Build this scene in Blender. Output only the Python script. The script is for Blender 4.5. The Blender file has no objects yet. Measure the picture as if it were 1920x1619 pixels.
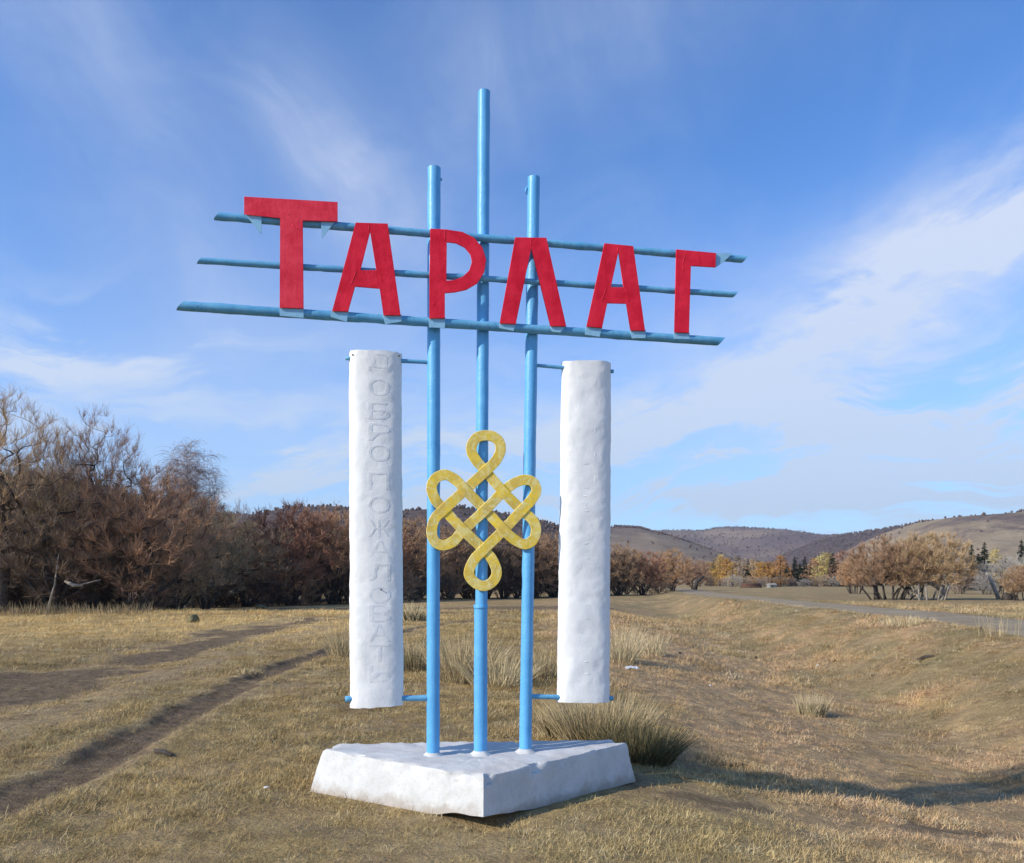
import bpy, bmesh, math, random
import numpy as np
from mathutils import Vector, Matrix, noise as mnoise
R = math.radians
S = bpy.context.scene
C = S.collection

# ------------------------------------------------------------------ camera
EYE = 1.6
FPX = 1500.0            # focal length in photograph pixels (1920 wide)
HOR = 1090.0            # horizon row
cd = bpy.data.cameras.new('camera')
cam = bpy.data.objects.new('camera', cd); C.objects.link(cam); S.camera = cam
cam.location = (0, 0, EYE); cam.rotation_euler = (R(90), 0, 0)
cd.lens = 36 * FPX / 1920; cd.sensor_width = 36
cd.shift_y = (HOR - 809.5) / 1920
cd.clip_start = 0.1; cd.clip_end = 9000

# ------------------------------------------------------------------ light
SUN_EL = R(29)
SUN_H = Vector((-0.875, -0.484)).normalized()          # horizontal direction towards the sun
sd = Vector((SUN_H.x * math.cos(SUN_EL), SUN_H.y * math.cos(SUN_EL), math.sin(SUN_EL)))
sl = bpy.data.lights.new('sun', 'SUN'); sl.energy = 4.4; sl.angle = R(0.9); sl.color = (1.0, 0.925, 0.80)
sun = bpy.data.objects.new('sun', sl); C.objects.link(sun)
sun.rotation_euler = sd.to_track_quat('Z', 'Y').to_euler()
S.view_settings.view_transform = 'Standard'; S.view_settings.look = 'None'
S.view_settings.exposure = 0.2; S.view_settings.gamma = 1.0; S.view_settings.use_curve_mapping = False

class NT:
    """small node helper"""
    def __init__(s, t): s.t = t; t.nodes.clear()
    def n(s, typ, **k):
        nd = s.t.nodes.new(typ)
        for a, v in k.items(): setattr(nd, a, v)
        return nd
    def put(s, sock, v):
        if hasattr(v, 'is_output') or isinstance(v, bpy.types.NodeSocket): s.t.links.new(v, sock)
        elif v is not None: sock.default_value = v
    def m(s, op, a, b=None, c=None, clamp=False):
        nd = s.n('ShaderNodeMath', operation=op, use_clamp=clamp)
        for i, v in enumerate((a, b, c)):
            if v is not None: s.put(nd.inputs[i], v)
        return nd.outputs[0]
    def noise(s, vec, scale, detail=4, rough=0.55, dist=0.0, out=0):
        nd = s.n('ShaderNodeTexNoise'); s.put(nd.inputs['Vector'], vec)
        nd.inputs['Scale'].default_value = scale; nd.inputs['Detail'].default_value = detail
        nd.inputs['Roughness'].default_value = rough; nd.inputs['Distortion'].default_value = dist
        return nd.outputs[out]
    def ramp(s, v, a, b, lo=0.0, hi=1.0):
        nd = s.n('ShaderNodeMapRange'); nd.interpolation_type = 'SMOOTHSTEP'
        s.put(nd.inputs[0], v)
        for i, x in enumerate((a, b, lo, hi)): nd.inputs[i + 1].default_value = x
        return nd.outputs[0]
    def mix(s, f, a, b, mode='MIX'):
        nd = s.n('ShaderNodeMix', data_type='RGBA', blend_type=mode)
        s.put(nd.inputs[0], f)
        for sock, v in ((nd.inputs[6], a), (nd.inputs[7], b)):
            if isinstance(v, tuple) and len(v) == 3: v = v + (1,)
            s.put(sock, v)
        return nd.outputs[2]
    def xyz(s, x, y, z):
        nd = s.n('ShaderNodeCombineXYZ')
        for i, v in enumerate((x, y, z)): s.put(nd.inputs[i], v)
        return nd.outputs[0]

W = bpy.data.worlds.new('World'); S.world = W; W.use_nodes = True
def build_world():
    g = NT(W.node_tree)
    sky = g.n('ShaderNodeTexSky', sky_type='NISHITA'); sky.sun_disc = False
    sky.sun_elevation = SUN_EL; sky.sun_rotation = math.atan2(SUN_H.x, SUN_H.y)
    sky.altitude = 900; sky.air_density = 1.0; sky.dust_density = 0.6; sky.ozone_density = 2.0
    tc = g.n('ShaderNodeTexCoord'); sp = g.n('ShaderNodeSeparateXYZ')
    g.t.links.new(tc.outputs['Generated'], sp.inputs[0])
    x, y, z = sp.outputs
    az = g.m('ARCTAN2', x, y)                        # radians, 0 = +Y, + to the east
    el = g.m('ARCSINE', z)
    def rot(cx, cy, ang):
        ca, sa = math.cos(R(ang)), math.sin(R(ang))
        dx = g.m('SUBTRACT', az, R(cx)); dy = g.m('SUBTRACT', el, R(cy))
        a = g.m('ADD', g.m('MULTIPLY', dx, ca), g.m('MULTIPLY', dy, sa))
        b = g.m('SUBTRACT', g.m('MULTIPLY', dy, ca), g.m('MULTIPLY', dx, sa))
        return a, b
    def blob(cx, cy, ang, ra, rb):
        a, b = rot(cx, cy, ang)
        q = g.m('ADD', g.m('POWER', g.m('ABSOLUTE', g.m('DIVIDE', a, R(ra))), 2.0), g.m('POWER', g.m('ABSOLUTE', g.m('DIVIDE', b, R(rb))), 2.0))
        return g.m('EXPONENT', g.m('MULTIPLY', q, -1.0))
    wv = g.xyz(az, el, 4.4); wx = g.m('MULTIPLY', g.m('SUBTRACT', g.noise(wv, 3.0, 4, 0.5), 0.5), 0.34)
    wy = g.m('MULTIPLY', g.m('SUBTRACT', g.noise(g.xyz(el, az, 9.1), 3.4, 4, 0.5), 0.5), 0.30)
    def wisps(ang, sa, sb, scale, lo, hi, seed, dist=0.6):
        a, b = rot(0, 0, ang)
        a = g.m('ADD', a, g.m('MULTIPLY', wx, .6)); b = g.m('ADD', b, g.m('MULTIPLY', wy, .55))
        v = g.xyz(g.m('MULTIPLY', a, sa), g.m('MULTIPLY', b, sb), seed)
        n = g.noise(v, scale, 8, 0.6, dist)
        return g.ramp(n, lo, hi)
    diag = wisps(20, 1.0, 3.4, 3.4, 0.36, 0.70, 3.1, .2)
    diag2 = wisps(-42, 1.0, 2.0, 3.0, 0.36, 0.78, 8.7, .3)
    flat = wisps(5, 1.0, 4.6, 4.2, 0.42, 0.62, 7.7, .25)
    veil = wisps(12, 1.0, 1.6, 2.2, 0.35, 0.8, 1.4, 0.9)
    fine = g.ramp(g.noise(g.xyz(g.m('MULTIPLY', az, 1.0), g.m('MULTIPLY', el, 2.0), 2.0), 9.0, 8, 0.65, 0.8), 0.25, 0.75)
    def add(*v):
        r = v[0]
        for q in v[1:]: r = g.m('ADD', r, q)
        return r
    def mul(*v):
        r = v[0]
        for q in v[1:]: r = g.m('MULTIPLY', r, q)
        return r
    b1 = add(mul(blob(31, 21.0, 20, 9, 3.6), 1.15), mul(blob(24, 17.5, 20, 9, 3.2), 1.0), mul(blob(20, 14.0, 10, 9, 3.0), 0.85))
    puff = g.ramp(g.noise(g.xyz(az, g.m('MULTIPLY', el, 1.7), 6.3), 5.5, 9, 0.62, 0.35), 0.40, 0.66)
    c1 = mul(b1, g.m('ADD', mul(diag, 0.45), mul(puff, 0.55)), g.m('ADD', mul(fine, 0.5), 0.72))
    b2 = add(mul(blob(24, 10.4, 3, 22, 2.6), 1.45), mul(blob(18, 6.2, 2, 24, 2.0), 1.0), mul(blob(-27, 14, 4, 8, 2.4), 0.8), mul(blob(-15, 7, 3, 18, 3.2), 0.9))
    c2 = mul(b2, g.m('ADD', mul(flat, 0.95), 0.02), g.m('ADD', mul(puff, 0.6), 0.65))
    b3 = add(mul(blob(-12, 27, -50, 9, 3.6), 0.72), mul(blob(-26, 27, -60, 14, 4.5), 0.42), mul(blob(2, 34, 20, 14, 5), 0.45))
    c3 = mul(b3, g.m('ADD', mul(diag2, 0.7), 0.22))
    c4 = mul(veil, 0.20, g.ramp(el, R(60), R(5), 0.5, 1.0))
    cl = add(c1, c2, c3, c4)
    lowveil = g.ramp(el, R(28), R(-1), 0.0, 0.60)
    cl = g.m('MINIMUM', g.m('ADD', cl, g.m('MULTIPLY', lowveil, g.m('ADD', mul(flat, 0.45), 0.72))), 0.90)
    skc = g.mix(1.0, sky.outputs[0], (0.60, 1.00, 1.45, 1), 'MULTIPLY')
    cc = g.mix(g.ramp(el, R(2), R(26)), (4.0, 4.75, 5.8), (4.6, 5.05, 6.1))
    col = g.mix(cl, skc, cc)
    bg = g.n('ShaderNodeBackground'); bg.inputs['Strength'].default_value = 0.14
    g.t.links.new(col, bg.inputs['Color'])
    out = g.n('ShaderNodeOutputWorld'); g.t.links.new(bg.outputs[0], out.inputs['Surface'])
build_world()

# ------------------------------------------------------------------ small helpers
def tag(o, label=None, cat=None, group=None, kind=None):
    if label: o['label'] = label
    if cat: o['category'] = cat
    if group: o['group'] = group
    if kind: o['kind'] = kind
    return o
def empty(name, loc=(0, 0, 0), rz=0, label=None, cat=None, group=None):
    o = bpy.data.objects.new(name, None); C.objects.link(o); o.location = loc; o.rotation_euler = (0, 0, rz)
    o.empty_display_size = 0.2
    return tag(o, label, cat, group)
def link(name, me, mat=None, parent=None, smooth=False):
    if mat and not me.materials: me.materials.append(mat)
    if smooth: me.shade_smooth()
    o = bpy.data.objects.new(name, me); C.objects.link(o)
    if parent: o.parent = parent
    return o
class Buf:
    def __init__(s): s.v = []; s.f = []
    def tube(s, pts, rad, n=6, cap=True, hollow=0.0):
        b = len(s.v); m = len(pts); up = None
        for i, p in enumerate(pts):
            d = (pts[min(i + 1, m - 1)] - pts[max(i - 1, 0)]).normalized()
            if up is None:
                up = d.orthogonal().normalized()
            else:
                up = (up - d * up.dot(d)).normalized()
            w = d.cross(up); r = rad[i]
            for k in range(n):
                a = 2 * math.pi * k / n
                s.v.append(p + (up * math.cos(a) + w * math.sin(a)) * r)
        for i in range(m - 1):
            for k in range(n):
                k2 = (k + 1) % n
                s.f.append((b + i * n + k, b + i * n + k2, b + (i + 1) * n + k2, b + (i + 1) * n + k))
        if cap:
            s.f.append(tuple(b + k for k in range(n))[::-1])
            s.f.append(tuple(b + (m - 1) * n + k for k in range(n)))
    def ribbon(s, pts, w, side):
        b = len(s.v); m = len(pts)
        for i, p in enumerate(pts[:-1]):
            ww = w * (1 - 0.6 * i / (m - 1)) * 0.5
            s.v.append(p + side * ww); s.v.append(p - side * ww)
        s.v.append(pts[-1])
        for i in range(m - 2):
            s.f.append((b + 2 * i, b + 2 * i + 1, b + 2 * i + 3, b + 2 * i + 2))
        s.f.append((b + 2 * (m - 2), b + 2 * (m - 2) + 1, b + 2 * (m - 1)))
    def box(s, c, ax, ay, az):
        b = len(s.v)
        for i in (-1, 1):
            for j in (-1, 1):
                for k in (-1, 1): s.v.append(c + ax * i + ay * j + az * k)
        for f in ((0, 1, 3, 2), (4, 6, 7, 5), (0, 4, 5, 1), (2, 3, 7, 6), (0, 2, 6, 4), (1, 5, 7, 3)):
            s.f.append(tuple(b + q for q in f))
    def mesh(s, name):
        me = bpy.data.meshes.new(name)
        me.from_pydata([tuple(v) for v in s.v], [], s.f); me.update(); return me
    def obj(s, name, mat, parent=None, smooth=False):
        return link(name, s.mesh(name), mat, parent, smooth)

# ------------------------------------------------------------------ materials
def material(name, rough=0.8, spec=0.3):
    m = bpy.data.materials.new(name); m.use_nodes = True
    g = NT(m.node_tree)
    bs = g.n('ShaderNodeBsdfPrincipled'); bs.inputs['Roughness'].default_value = rough
    bs.inputs['Specular IOR Level'].default_value = spec
    out = g.n('ShaderNodeOutputMaterial'); g.t.links.new(bs.outputs[0], out.inputs[0])
    return m, g, bs
def bump(g, bs, h, strength, dist):
    b = g.n('ShaderNodeBump'); b.inputs['Strength'].default_value = strength; b.inputs['Distance'].default_value = dist
    g.put(b.inputs['Height'], h); g.t.links.new(b.outputs[0], bs.inputs['Normal'])
def geo_pos(g): return g.n('ShaderNodeNewGeometry').outputs['Position']
def obj_pos(g): return g.n('ShaderNodeTexCoord').outputs['Object']

def paint(name, base, dark, light, rough=0.45, wear=None):
    m, g, bs = material(name, rough, 0.45 if rough < .5 else 0.22)
    p = geo_pos(g)
    a = g.ramp(g.noise(p, 7, 6, 0.6), 0.3, 0.7)
    c = g.mix(a, dark, light)
    c = g.mix(0.45, c, base)
    streak = g.ramp(g.noise(g.xyz_scale(p, (30, 30, 3)), 1.0, 5, 0.6), 0.45, 0.75)
    c = g.mix(g.m('MULTIPLY', streak, 0.35), c, light)
    if wear:
        w = g.ramp(g.noise(p, 42, 6, 0.75), 0.62 if rough < .5 else .58, 0.68)
        c = g.mix(g.m('MULTIPLY', w, 0.8), c, wear)
    g.put(bs.inputs['Base Color'], c)
    bump(g, bs, g.m('ADD', g.noise(p, 60, 4, 0.6), g.m('MULTIPLY', g.noise(p, 12, 3), 1.5)), 0.35, 0.006)
    return m
def xyz_scale(s, v, sc):
    nd = s.n('ShaderNodeVectorMath', operation='MULTIPLY'); s.put(nd.inputs[0], v); nd.inputs[1].default_value = sc
    return nd.outputs[0]
NT.xyz_scale = xyz_scale

M_BLUE = paint('blue_paint', (.11, .40, .72), (.09, .35, .66), (.15, .46, .78), 0.42, (.05, .17, .30))
M_BARBLUE = paint('bar_blue_paint', (.11, .36, .58), (.075, .28, .50), (.20, .47, .66), 0.5, (.03, .075, .12))
M_TAB = paint('tab_blue_paint', (.26, .50, .68), (.22, .45, .65), (.32, .56, .72), 0.5)
M_RED = paint('red_paint', (.76, .006, .030), (.52, .004, .018), (.90, .035, .065), 0.5, (.42, .02, .03))
M_REDT = paint('faded_red_paint', (.80, .022, .052), (.58, .010, .030), (.92, .08, .11), 0.5, (.48, .03, .04))

def mat_yellow():
    m, g, bs = material('yellow_paint', 0.5, 0.35)
    p = geo_pos(g)
    c = g.mix(g.ramp(g.noise(p, 9, 6, 0.65), .32, .68), (.70, .48, .10), (.96, .66, .05))
    c = g.mix(g.m('MULTIPLY', g.ramp(g.noise(p, 11, 8, 0.75, 1.6), .46, .62), .75), c, (.90, .80, .36))
    c = g.mix(g.m('MULTIPLY', g.ramp(g.noise(p, 34, 6, 0.75), .56, .68), .6), c, (.36, .42, .34))
    g.put(bs.inputs['Base Color'], c); bump(g, bs, g.noise(p, 50, 4), .3, .004)
    return m
M_YEL = mat_yellow()

def mat_white(name, dirt=0.25, tint=(.88, .87, .84)):
    m, g, bs = material(name, 0.75, 0.2)
    p = geo_pos(g)
    big = g.noise(p, 3.2, 6, 0.6)
    c = g.mix(g.ramp(big, .3, .7), tuple(t * .93 for t in tint), tint)
    c = g.mix(g.m('MULTIPLY', g.ramp(g.noise(p, 14, 7, .7, .5), .52, .74), dirt), c, (.60, .60, .58))
    c = g.mix(g.m('MULTIPLY', g.ramp(g.noise(p, 70, 4, .7), .66, .76), dirt * 1.2), c, (.42, .38, .33))
    g.put(bs.inputs['Base Color'], c)
    h = g.m('ADD', g.m('MULTIPLY', g.noise(p, 18, 5, .55), 1.0), g.m('MULTIPLY', g.noise(p, 75, 4, .6), .35))
    bump(g, bs, h, .30, .008)
    return m
M_WHITE = mat_white('whitewash_plaster', .22)
M_GHOST = mat_white('old_letter_plaster', .3, (.78, .785, .775))
def mat_pedestal():
    m, g, bs = material('whitewashed_concrete', 0.8, 0.2)
    p = geo_pos(g)
    nz = g.n('ShaderNodeSeparateXYZ'); g.t.links.new(g.n('ShaderNodeNewGeometry').outputs['Normal'], nz.inputs[0])
    c = g.mix(g.ramp(g.noise(p, 4, 7, .65), .3, .7), (.56, .555, .525), (.67, .665, .64))
    c = g.mix(g.m('MULTIPLY', g.ramp(g.noise(p, 9, 8, .72, .6), .46, .68), .35), c, (.44, .41, .37))
    c = g.mix(g.m('MULTIPLY', g.ramp(g.noise(p, 60, 4, .75), .58, .70), .65), c, (.30, .27, .23))
    top = g.ramp(nz.outputs[2], .6, .95)
    pz = g.n('ShaderNodeSeparateXYZ'); g.put(pz.inputs[0], p)
    mud = g.m('MULTIPLY', g.ramp(g.m('ADD', pz.outputs[2], g.m('MULTIPLY', g.m('SUBTRACT', g.noise(p, 7, 6, .7), .5), .22)), .09, .0), .65)
    c = g.mix(mud, c, (.33, .26, .19))
    worn = g.m('MULTIPLY', top, g.ramp(g.noise(p, 3.2, 6, .7, .4), .35, .62))
    c = g.mix(g.m('MULTIPLY', worn, .55), c, (.50, .46, .42))
    g.put(bs.inputs['Base Color'], c)
    bump(g, bs, g.m('ADD', g.noise(p, 22, 6, .65), g.m('MULTIPLY', g.noise(p, 90, 4, .6), .3)), .45, .012)
    return m
M_PED = mat_pedestal()
def plain(name, a, b, scale=20, rough=.8, objspace=False, hue=0.0):
    m, g, bs = material(name, rough, .2)
    p = obj_pos(g) if objspace else geo_pos(g)
    c = g.mix(g.ramp(g.noise(p, scale, 5, .6), .35, .65), a, b)
    if hue:
        r = g.n('ShaderNodeObjectInfo').outputs['Random']
        hs = g.n('ShaderNodeHueSaturation'); g.put(hs.inputs['Color'], c)
        g.put(hs.inputs['Hue'], g.m('ADD', g.m('MULTIPLY', r, hue), .5 - hue / 2))
        g.put(hs.inputs['Value'], g.m('ADD', g.m('MULTIPLY', r, .45), .78)); c = hs.outputs[0]
    g.put(bs.inputs['Base Color'], c); bump(g, bs, g.noise(p, scale * 3, 4), .3, .01)
    return m
M_RUST = plain('rusty_steel', (.05, .035, .03), (.12, .07, .05), 40)
M_BARK = plain('dark_bark', (.035, .028, .024), (.085, .07, .058), 6, .9, True)
M_BARKL = plain('pale_bark', (.22, .19, .16), (.38, .34, .29), 5, .9, True)
M_BIRCH = plain('birch_bark', (.10, .09, .08), (.50, .48, .45), 4, .9, True)
def twigmat(name, a, b): return plain(name, a, b, .9, .85, True, .03)
M_TW_GREY = twigmat('grey_brown_twigs', (.29, .21, .155), (.47, .35, .255))
M_TW_RUS = twigmat('russet_twigs', (.27, .155, .095), (.44, .265, .165))
M_TW_TAN = twigmat('tan_twigs', (.33, .215, .125), (.52, .35, .21))
M_TW_OLI = twigmat('olive_brown_twigs', (.20, .145, .095), (.33, .245, .165))
M_TW_ORA = twigmat('orange_brown_twigs', (.34, .185, .105), (.50, .29, .17))
M_TW_BIR = twigmat('pinkish_grey_twigs', (.30, .23, .20), (.48, .39, .35))
M_TW_SHADE = twigmat('shade_dark_twigs', (.07, .052, .042), (.13, .098, .075))  # twigs darkened: the deep shade low in the wood is put into the colour
M_TW_TORA = twigmat('tan_orange_twigs', (.37, .25, .135), (.56, .39, .22))
M_TW_SIL = twigmat('silver_twigs', (.30, .27, .23), (.42, .38, .33))
M_LARCH = twigmat('larch_needles', (.40, .22, .05), (.58, .34, .09))
M_LARCH2 = twigmat('pale_yellow_needles', (.42, .33, .12), (.55, .44, .18))
M_SPRUCE = twigmat('spruce_needles', (.025, .035, .018), (.055, .065, .03))
M_STRAW = plain('straw_blades', (.36, .27, .14), (.56, .45, .26), 30, .8, True)
M_STRAWD = plain('dull_straw_blades', (.20, .15, .08), (.34, .26, .15), 9, .8, True)
M_STRAW2 = plain('pale_straw_blades', (.48, .38, .21), (.66, .55, .34), 30, .8, True)
M_OLBLADE = plain('olive_blades', (.10, .09, .04), (.22, .18, .09), 14, .8, True)

# ------------------------------------------------------------------ terrain
rng = np.random.default_rng(7)
_lat = rng.random((256, 256))
def vnoise(x, y):
    xi = np.floor(x).astype(int); yi = np.floor(y).astype(int); fx = x - xi; fy = y - yi
    fx = fx * fx * (3 - 2 * fx); fy = fy * fy * (3 - 2 * fy)
    a = _lat[xi & 255, yi & 255]; b = _lat[(xi + 1) & 255, yi & 255]
    c = _lat[xi & 255, (yi + 1) & 255]; d = _lat[(xi + 1) & 255, (yi + 1) & 255]
    return (a * (1 - fx) + b * fx) * (1 - fy) + (c * (1 - fx) + d * fx) * fy - .5
def fbm(x, y, o=4):
    s = 0; a = 1.0
    for i in range(o):
        s = s + a * vnoise(x + 17.3 * i, y + 9.1 * i); x = x * 2.03; y = y * 2.03; a *= .5
    return s
def sstep(a, b, x):
    t = np.clip((x - a) / (b - a), 0, 1); return t * t * (3 - 2 * t)
def polydist(x, y, pts):
    best = np.full(x.shape, 1e9)
    for (x0, y0), (x1, y1) in zip(pts[:-1], pts[1:]):
        dx, dy = x1 - x0, y1 - y0; L = dx * dx + dy * dy
        t = np.clip(((x - x0) * dx + (y - y0) * dy) / L, 0, 1)
        best = np.minimum(best, np.hypot(x - x0 - t * dx, y - y0 - t * dy))
    return best
RUT = [(-3.9, 1), (-3.72, 5), (-3.72, 6.9), (-3.88, 8.6), (-4.03, 10.4), (-4.2, 12.6), (-4.28, 16), (-4.2, 20), (-3.4, 26), (-1.8, 32), (2.0, 40), (8, 50)]
TRK2 = [(-7.4, -5), (-7.3, 11.4), (-7.7, 15), (-8.2, 21.8), (-8.9, 29), (-8.2, 34), (-5.8, 38), (-1.6, 41), (5, 47)]
TRK3_SHADE = [(.9, 6.55), (1.65, 6.15), (2.3, 6.1), (3.2, 6.45), (4.4, 6.95), (6.5, 7.3)]  # track plus the sign's shadow band, both put into the soil colour
PATH = [(6.2, 27), (5.0, 17.1), (4.45, 11), (3.95, 8), (4.4, 7.0)]
SHADE_FIELD = [(-40, 51), (-22, 50), (-12, 50), (-4, 50), (4, 52)]  # brown field beyond the meadow, its shade painted in as dark soil
ROAD = [(11.5, -20), (11.6, 0), (12.3, 10), (13.9, 19), (15.2, 27), (15.6, 35), (16.6, 50), (19.8, 80), (25, 110), (31, 150), (36, 220), (20, 330)]
RX = np.array([p[0] for p in ROAD]); RY = np.array([p[1] for p in ROAD])
def height(x, y):
    x = np.asarray(x, float); y = np.asarray(y, float)
    far = sstep(20, 80, np.hypot(x, y))
    h = .05 * fbm(x * .35, y * .35, 3) + .30 * far * fbm(x * .03, y * .03, 3)
    near = 1 - sstep(25, 45, np.hypot(x, y))
    h = h + near * (.035 * fbm(x * 1.7, y * 1.7, 3) + .018 * fbm(x * 7, y * 7, 2))
    # road embankment and ditch
    s = np.interp(y, RY, RX) - x - 2.5
    emb = (1 - sstep(0.5, 3.6, s)) * .36 + .10 * np.exp(-((s - .7) / .5) ** 2) + .16 * fbm(x * .9, y * .35, 3) * np.exp(-((s - 2.0) / 1.6) ** 2)
    depth = (.78 * sstep(2, 9, y)) * (1 - sstep(45, 75, y))
    dit = -depth * sstep(.9, 4.0, s) * (1 - sstep(4.3, 9.5, s))
    right = sstep(-5.5, -9, -(-s)) * .0
    past = sstep(4.2, 9, -s) * .22
    k = (1 - sstep(90, 260, y))
    onroad = (s < 0.2) & (s > -4.1)
    h = np.where(onroad, h * .25, h)
    h = h + (emb + dit) * k - past * k * .9
    # bank mounds on the far side of the ditch
    h = h + .22 * np.exp(-((x - 9.5) / 2.0) ** 2 - ((y - 33) / 9) ** 2) + .12 * np.exp(-((x - 2.5) / 1.6) ** 2 - ((y - 30) / 5) ** 2)
    # ruts
    d = polydist(x, y, RUT) + .05 * fbm(x * 2.2, y * 2.2, 2)
    h = h - (.045 + .05 * fbm(x * .9, y * .9 + 3, 2)) * (1 - sstep(.12, .34, d + .07 * fbm(x * 6, y * 6, 2))) * (1 - sstep(26, 40, y)) + .02 * np.exp(-((d - .38) / .12) ** 2)
    d = polydist(x, y, TRK2)
    h = h - .07 * (1 - sstep(.9, 1.35, d + .5 * fbm(x * .8, y * .8, 2))) * (1 - sstep(36, 46, y))
    d = polydist(x, y, TRK3_SHADE); h = h - .035 * (1 - sstep(.2, .6, d))
    d = polydist(x, y, PATH); h = h - .03 * (1 - sstep(.15, .45, d))
    # sign base: levelled ground, hollow under the front corner
    d = np.hypot(x + .25, y - 6.0); h = h * sstep(.6, 2.6, d) - .01
    h = h - .085 * np.exp(-((x + .17) / .24) ** 2 - ((y - 5.38) / .17) ** 2)
    # valley floor drops a little behind the meadow on the left
    h = h - .25 * sstep(41, 48, y) * (1 - sstep(-2, 14, x)) * (1 - sstep(120, 200, y))
    return h
def hz(x, y): return float(height(np.array([x]), np.array([y]))[0])
def dirt_shade_mask(x, y):  # bare soil, plus shade painted on the far field and the sign's band
    n = fbm(x * .9, y * .9, 4)
    n2 = fbm(x * 3.1 + 5, y * 3.1, 3)
    d = polydist(x, y, RUT); m = (1 - sstep(.20, .50, d + .16 * n2 + .05 * fbm(x * 9, y * 9, 2))) * (1 - .5 * sstep(28, 40, y))
    d2 = polydist(x, y, TRK2); m = np.maximum(m, (1 - sstep(.4, 1.7, d2 + 1.4 * n + .5 * n2)) * .95)
    d5 = polydist(x, y, [(-5.6, 3), (-5.9, 12), (-6.2, 20), (-6.6, 28)]); m = np.maximum(m, (1 - sstep(.2, .7, d5 + 1.1 * n)) * .6)
    d3 = polydist(x, y, TRK3_SHADE); m = np.maximum(m, (1 - sstep(.05, .55, d3 + .6 * n2)) * .85)
    d4 = polydist(x, y, PATH); m = np.maximum(m, (1 - sstep(.05, .45, d4 + .4 * n2)) * .7)
    d6 = polydist(x, y, [(1.0, 30), (1.6, 20), (2.6, 14), (3.6, 10.5), (5.4, 8.2), (8, 7.2)]); m = np.maximum(m, (1 - sstep(.05, .5, d6 + .5 * n2)) * .6)
    m = np.maximum(m, (1 - sstep(3.0, 6.0, polydist(x, y, SHADE_FIELD) + 3 * n)) * .9)
    m = np.maximum(m, (1 - sstep(.35, .9, np.hypot(x + .3, y - 4.95) + .8 * n2)) * .5)
    worn = np.exp(-((x - 4.6) / 2.6) ** 2 - ((y - 14) / 8) ** 2) * .75 + np.exp(-((x - 6) / 3) ** 2 - ((y - 30) / 12) ** 2) * .5
    m = np.maximum(m, np.clip(worn * (.75 + 1.1 * n2 + .8 * n), 0, .6))
    m = np.maximum(m, sstep(.02, .40, n2 + .5 * n) * .40 * (1 - sstep(12, 30, y)))
    m = np.maximum(m, sstep(.28, .75, n) * .45 * (1 - sstep(25, 50, y)))
    return np.clip(m, 0, 1)

def axis(fine0, fine1, step, lo, hi, g):
    a = list(np.arange(fine0, fine1 + 1e-6, step))
    s = step; v = a[-1]
    while v < hi: s *= g; v += s; a.append(v)
    s = step; v = a[0]; pre = []
    while v > lo: s *= g; v -= s; pre.append(v)
    return np.array(pre[::-1] + a)
def build_ground():
    xs = axis(-6.5, 6.5, .06, -3600, 3600, 1.075)
    ys = np.concatenate([axis(3.2, 14, .06, -400, 15, 1.3)[:-3], axis(14.1, 14.2, .065, 14.05, 3800, 1.032)[1:]])
    ys = np.unique(ys); ys = ys[np.concatenate([[True], np.diff(ys) > .02])]
    X, Y = np.meshgrid(xs, ys); Z = height(X, Y)
    nx, ny = len(xs), len(ys)
    co = np.stack([X.ravel(), Y.ravel(), Z.ravel()], 1)
    i = np.arange((ny - 1) * (nx - 1)); r = i // (nx - 1); c = i % (nx - 1)
    q = np.stack([r * nx + c, r * nx + c + 1, (r + 1) * nx + c + 1, (r + 1) * nx + c], 1)
    me = bpy.data.meshes.new('ground')
    me.vertices.add(len(co)); me.vertices.foreach_set('co', co.ravel())
    me.loops.add(q.size); me.loops.foreach_set('vertex_index', q.ravel())
    me.polygons.add(len(q)); me.polygons.foreach_set('loop_start', np.arange(len(q)) * 4)
    me.polygons.foreach_set('loop_total', np.full(len(q), 4))
    me.update()
    a = me.attributes.new('dirt', 'FLOAT', 'POINT'); a.data.foreach_set('value', dirt_shade_mask(X, Y).ravel())  # holds bare soil and the painted shade bands together
    m, g, bs = material('dry_ground', .95, .1)
    p = geo_pos(g); at = g.n('ShaderNodeAttribute', attribute_name='dirt').outputs['Fac']
    c = ground_colour(g, p)
    fine = g.noise(p, 30, 6, .75)
    mid = g.noise(p, 6, 6, .7)
    c = g.mix(g.m('MULTIPLY', g.ramp(fine, .42, .62), .65), c, (.165, .115, .055))
    c = g.mix(g.m('MULTIPLY', g.ramp(g.noise(p, 1.1, 8, .72), .46, .62), .65), c, (.25, .18, .105))
    c = g.mix(g.m('MULTIPLY', g.ramp(mid, .52, .70), .35), c, (.66, .50, .23))
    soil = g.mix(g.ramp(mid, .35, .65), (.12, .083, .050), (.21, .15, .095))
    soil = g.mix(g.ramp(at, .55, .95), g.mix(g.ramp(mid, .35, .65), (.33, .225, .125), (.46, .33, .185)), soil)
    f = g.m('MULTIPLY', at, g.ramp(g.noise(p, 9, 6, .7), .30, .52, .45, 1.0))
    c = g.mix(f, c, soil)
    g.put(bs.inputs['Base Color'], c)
    bump(g, bs, g.m('ADD', g.m('MULTIPLY', fine, .5), g.m('ADD', g.m('MULTIPLY', mid, 1.2), g.m('MULTIPLY', g.noise(p, 1.3, 6, .7), 3.0))), 1.0, .05)
    o = link('ground', me, m, None, True); tag(o, kind='structure')
    return o
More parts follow.
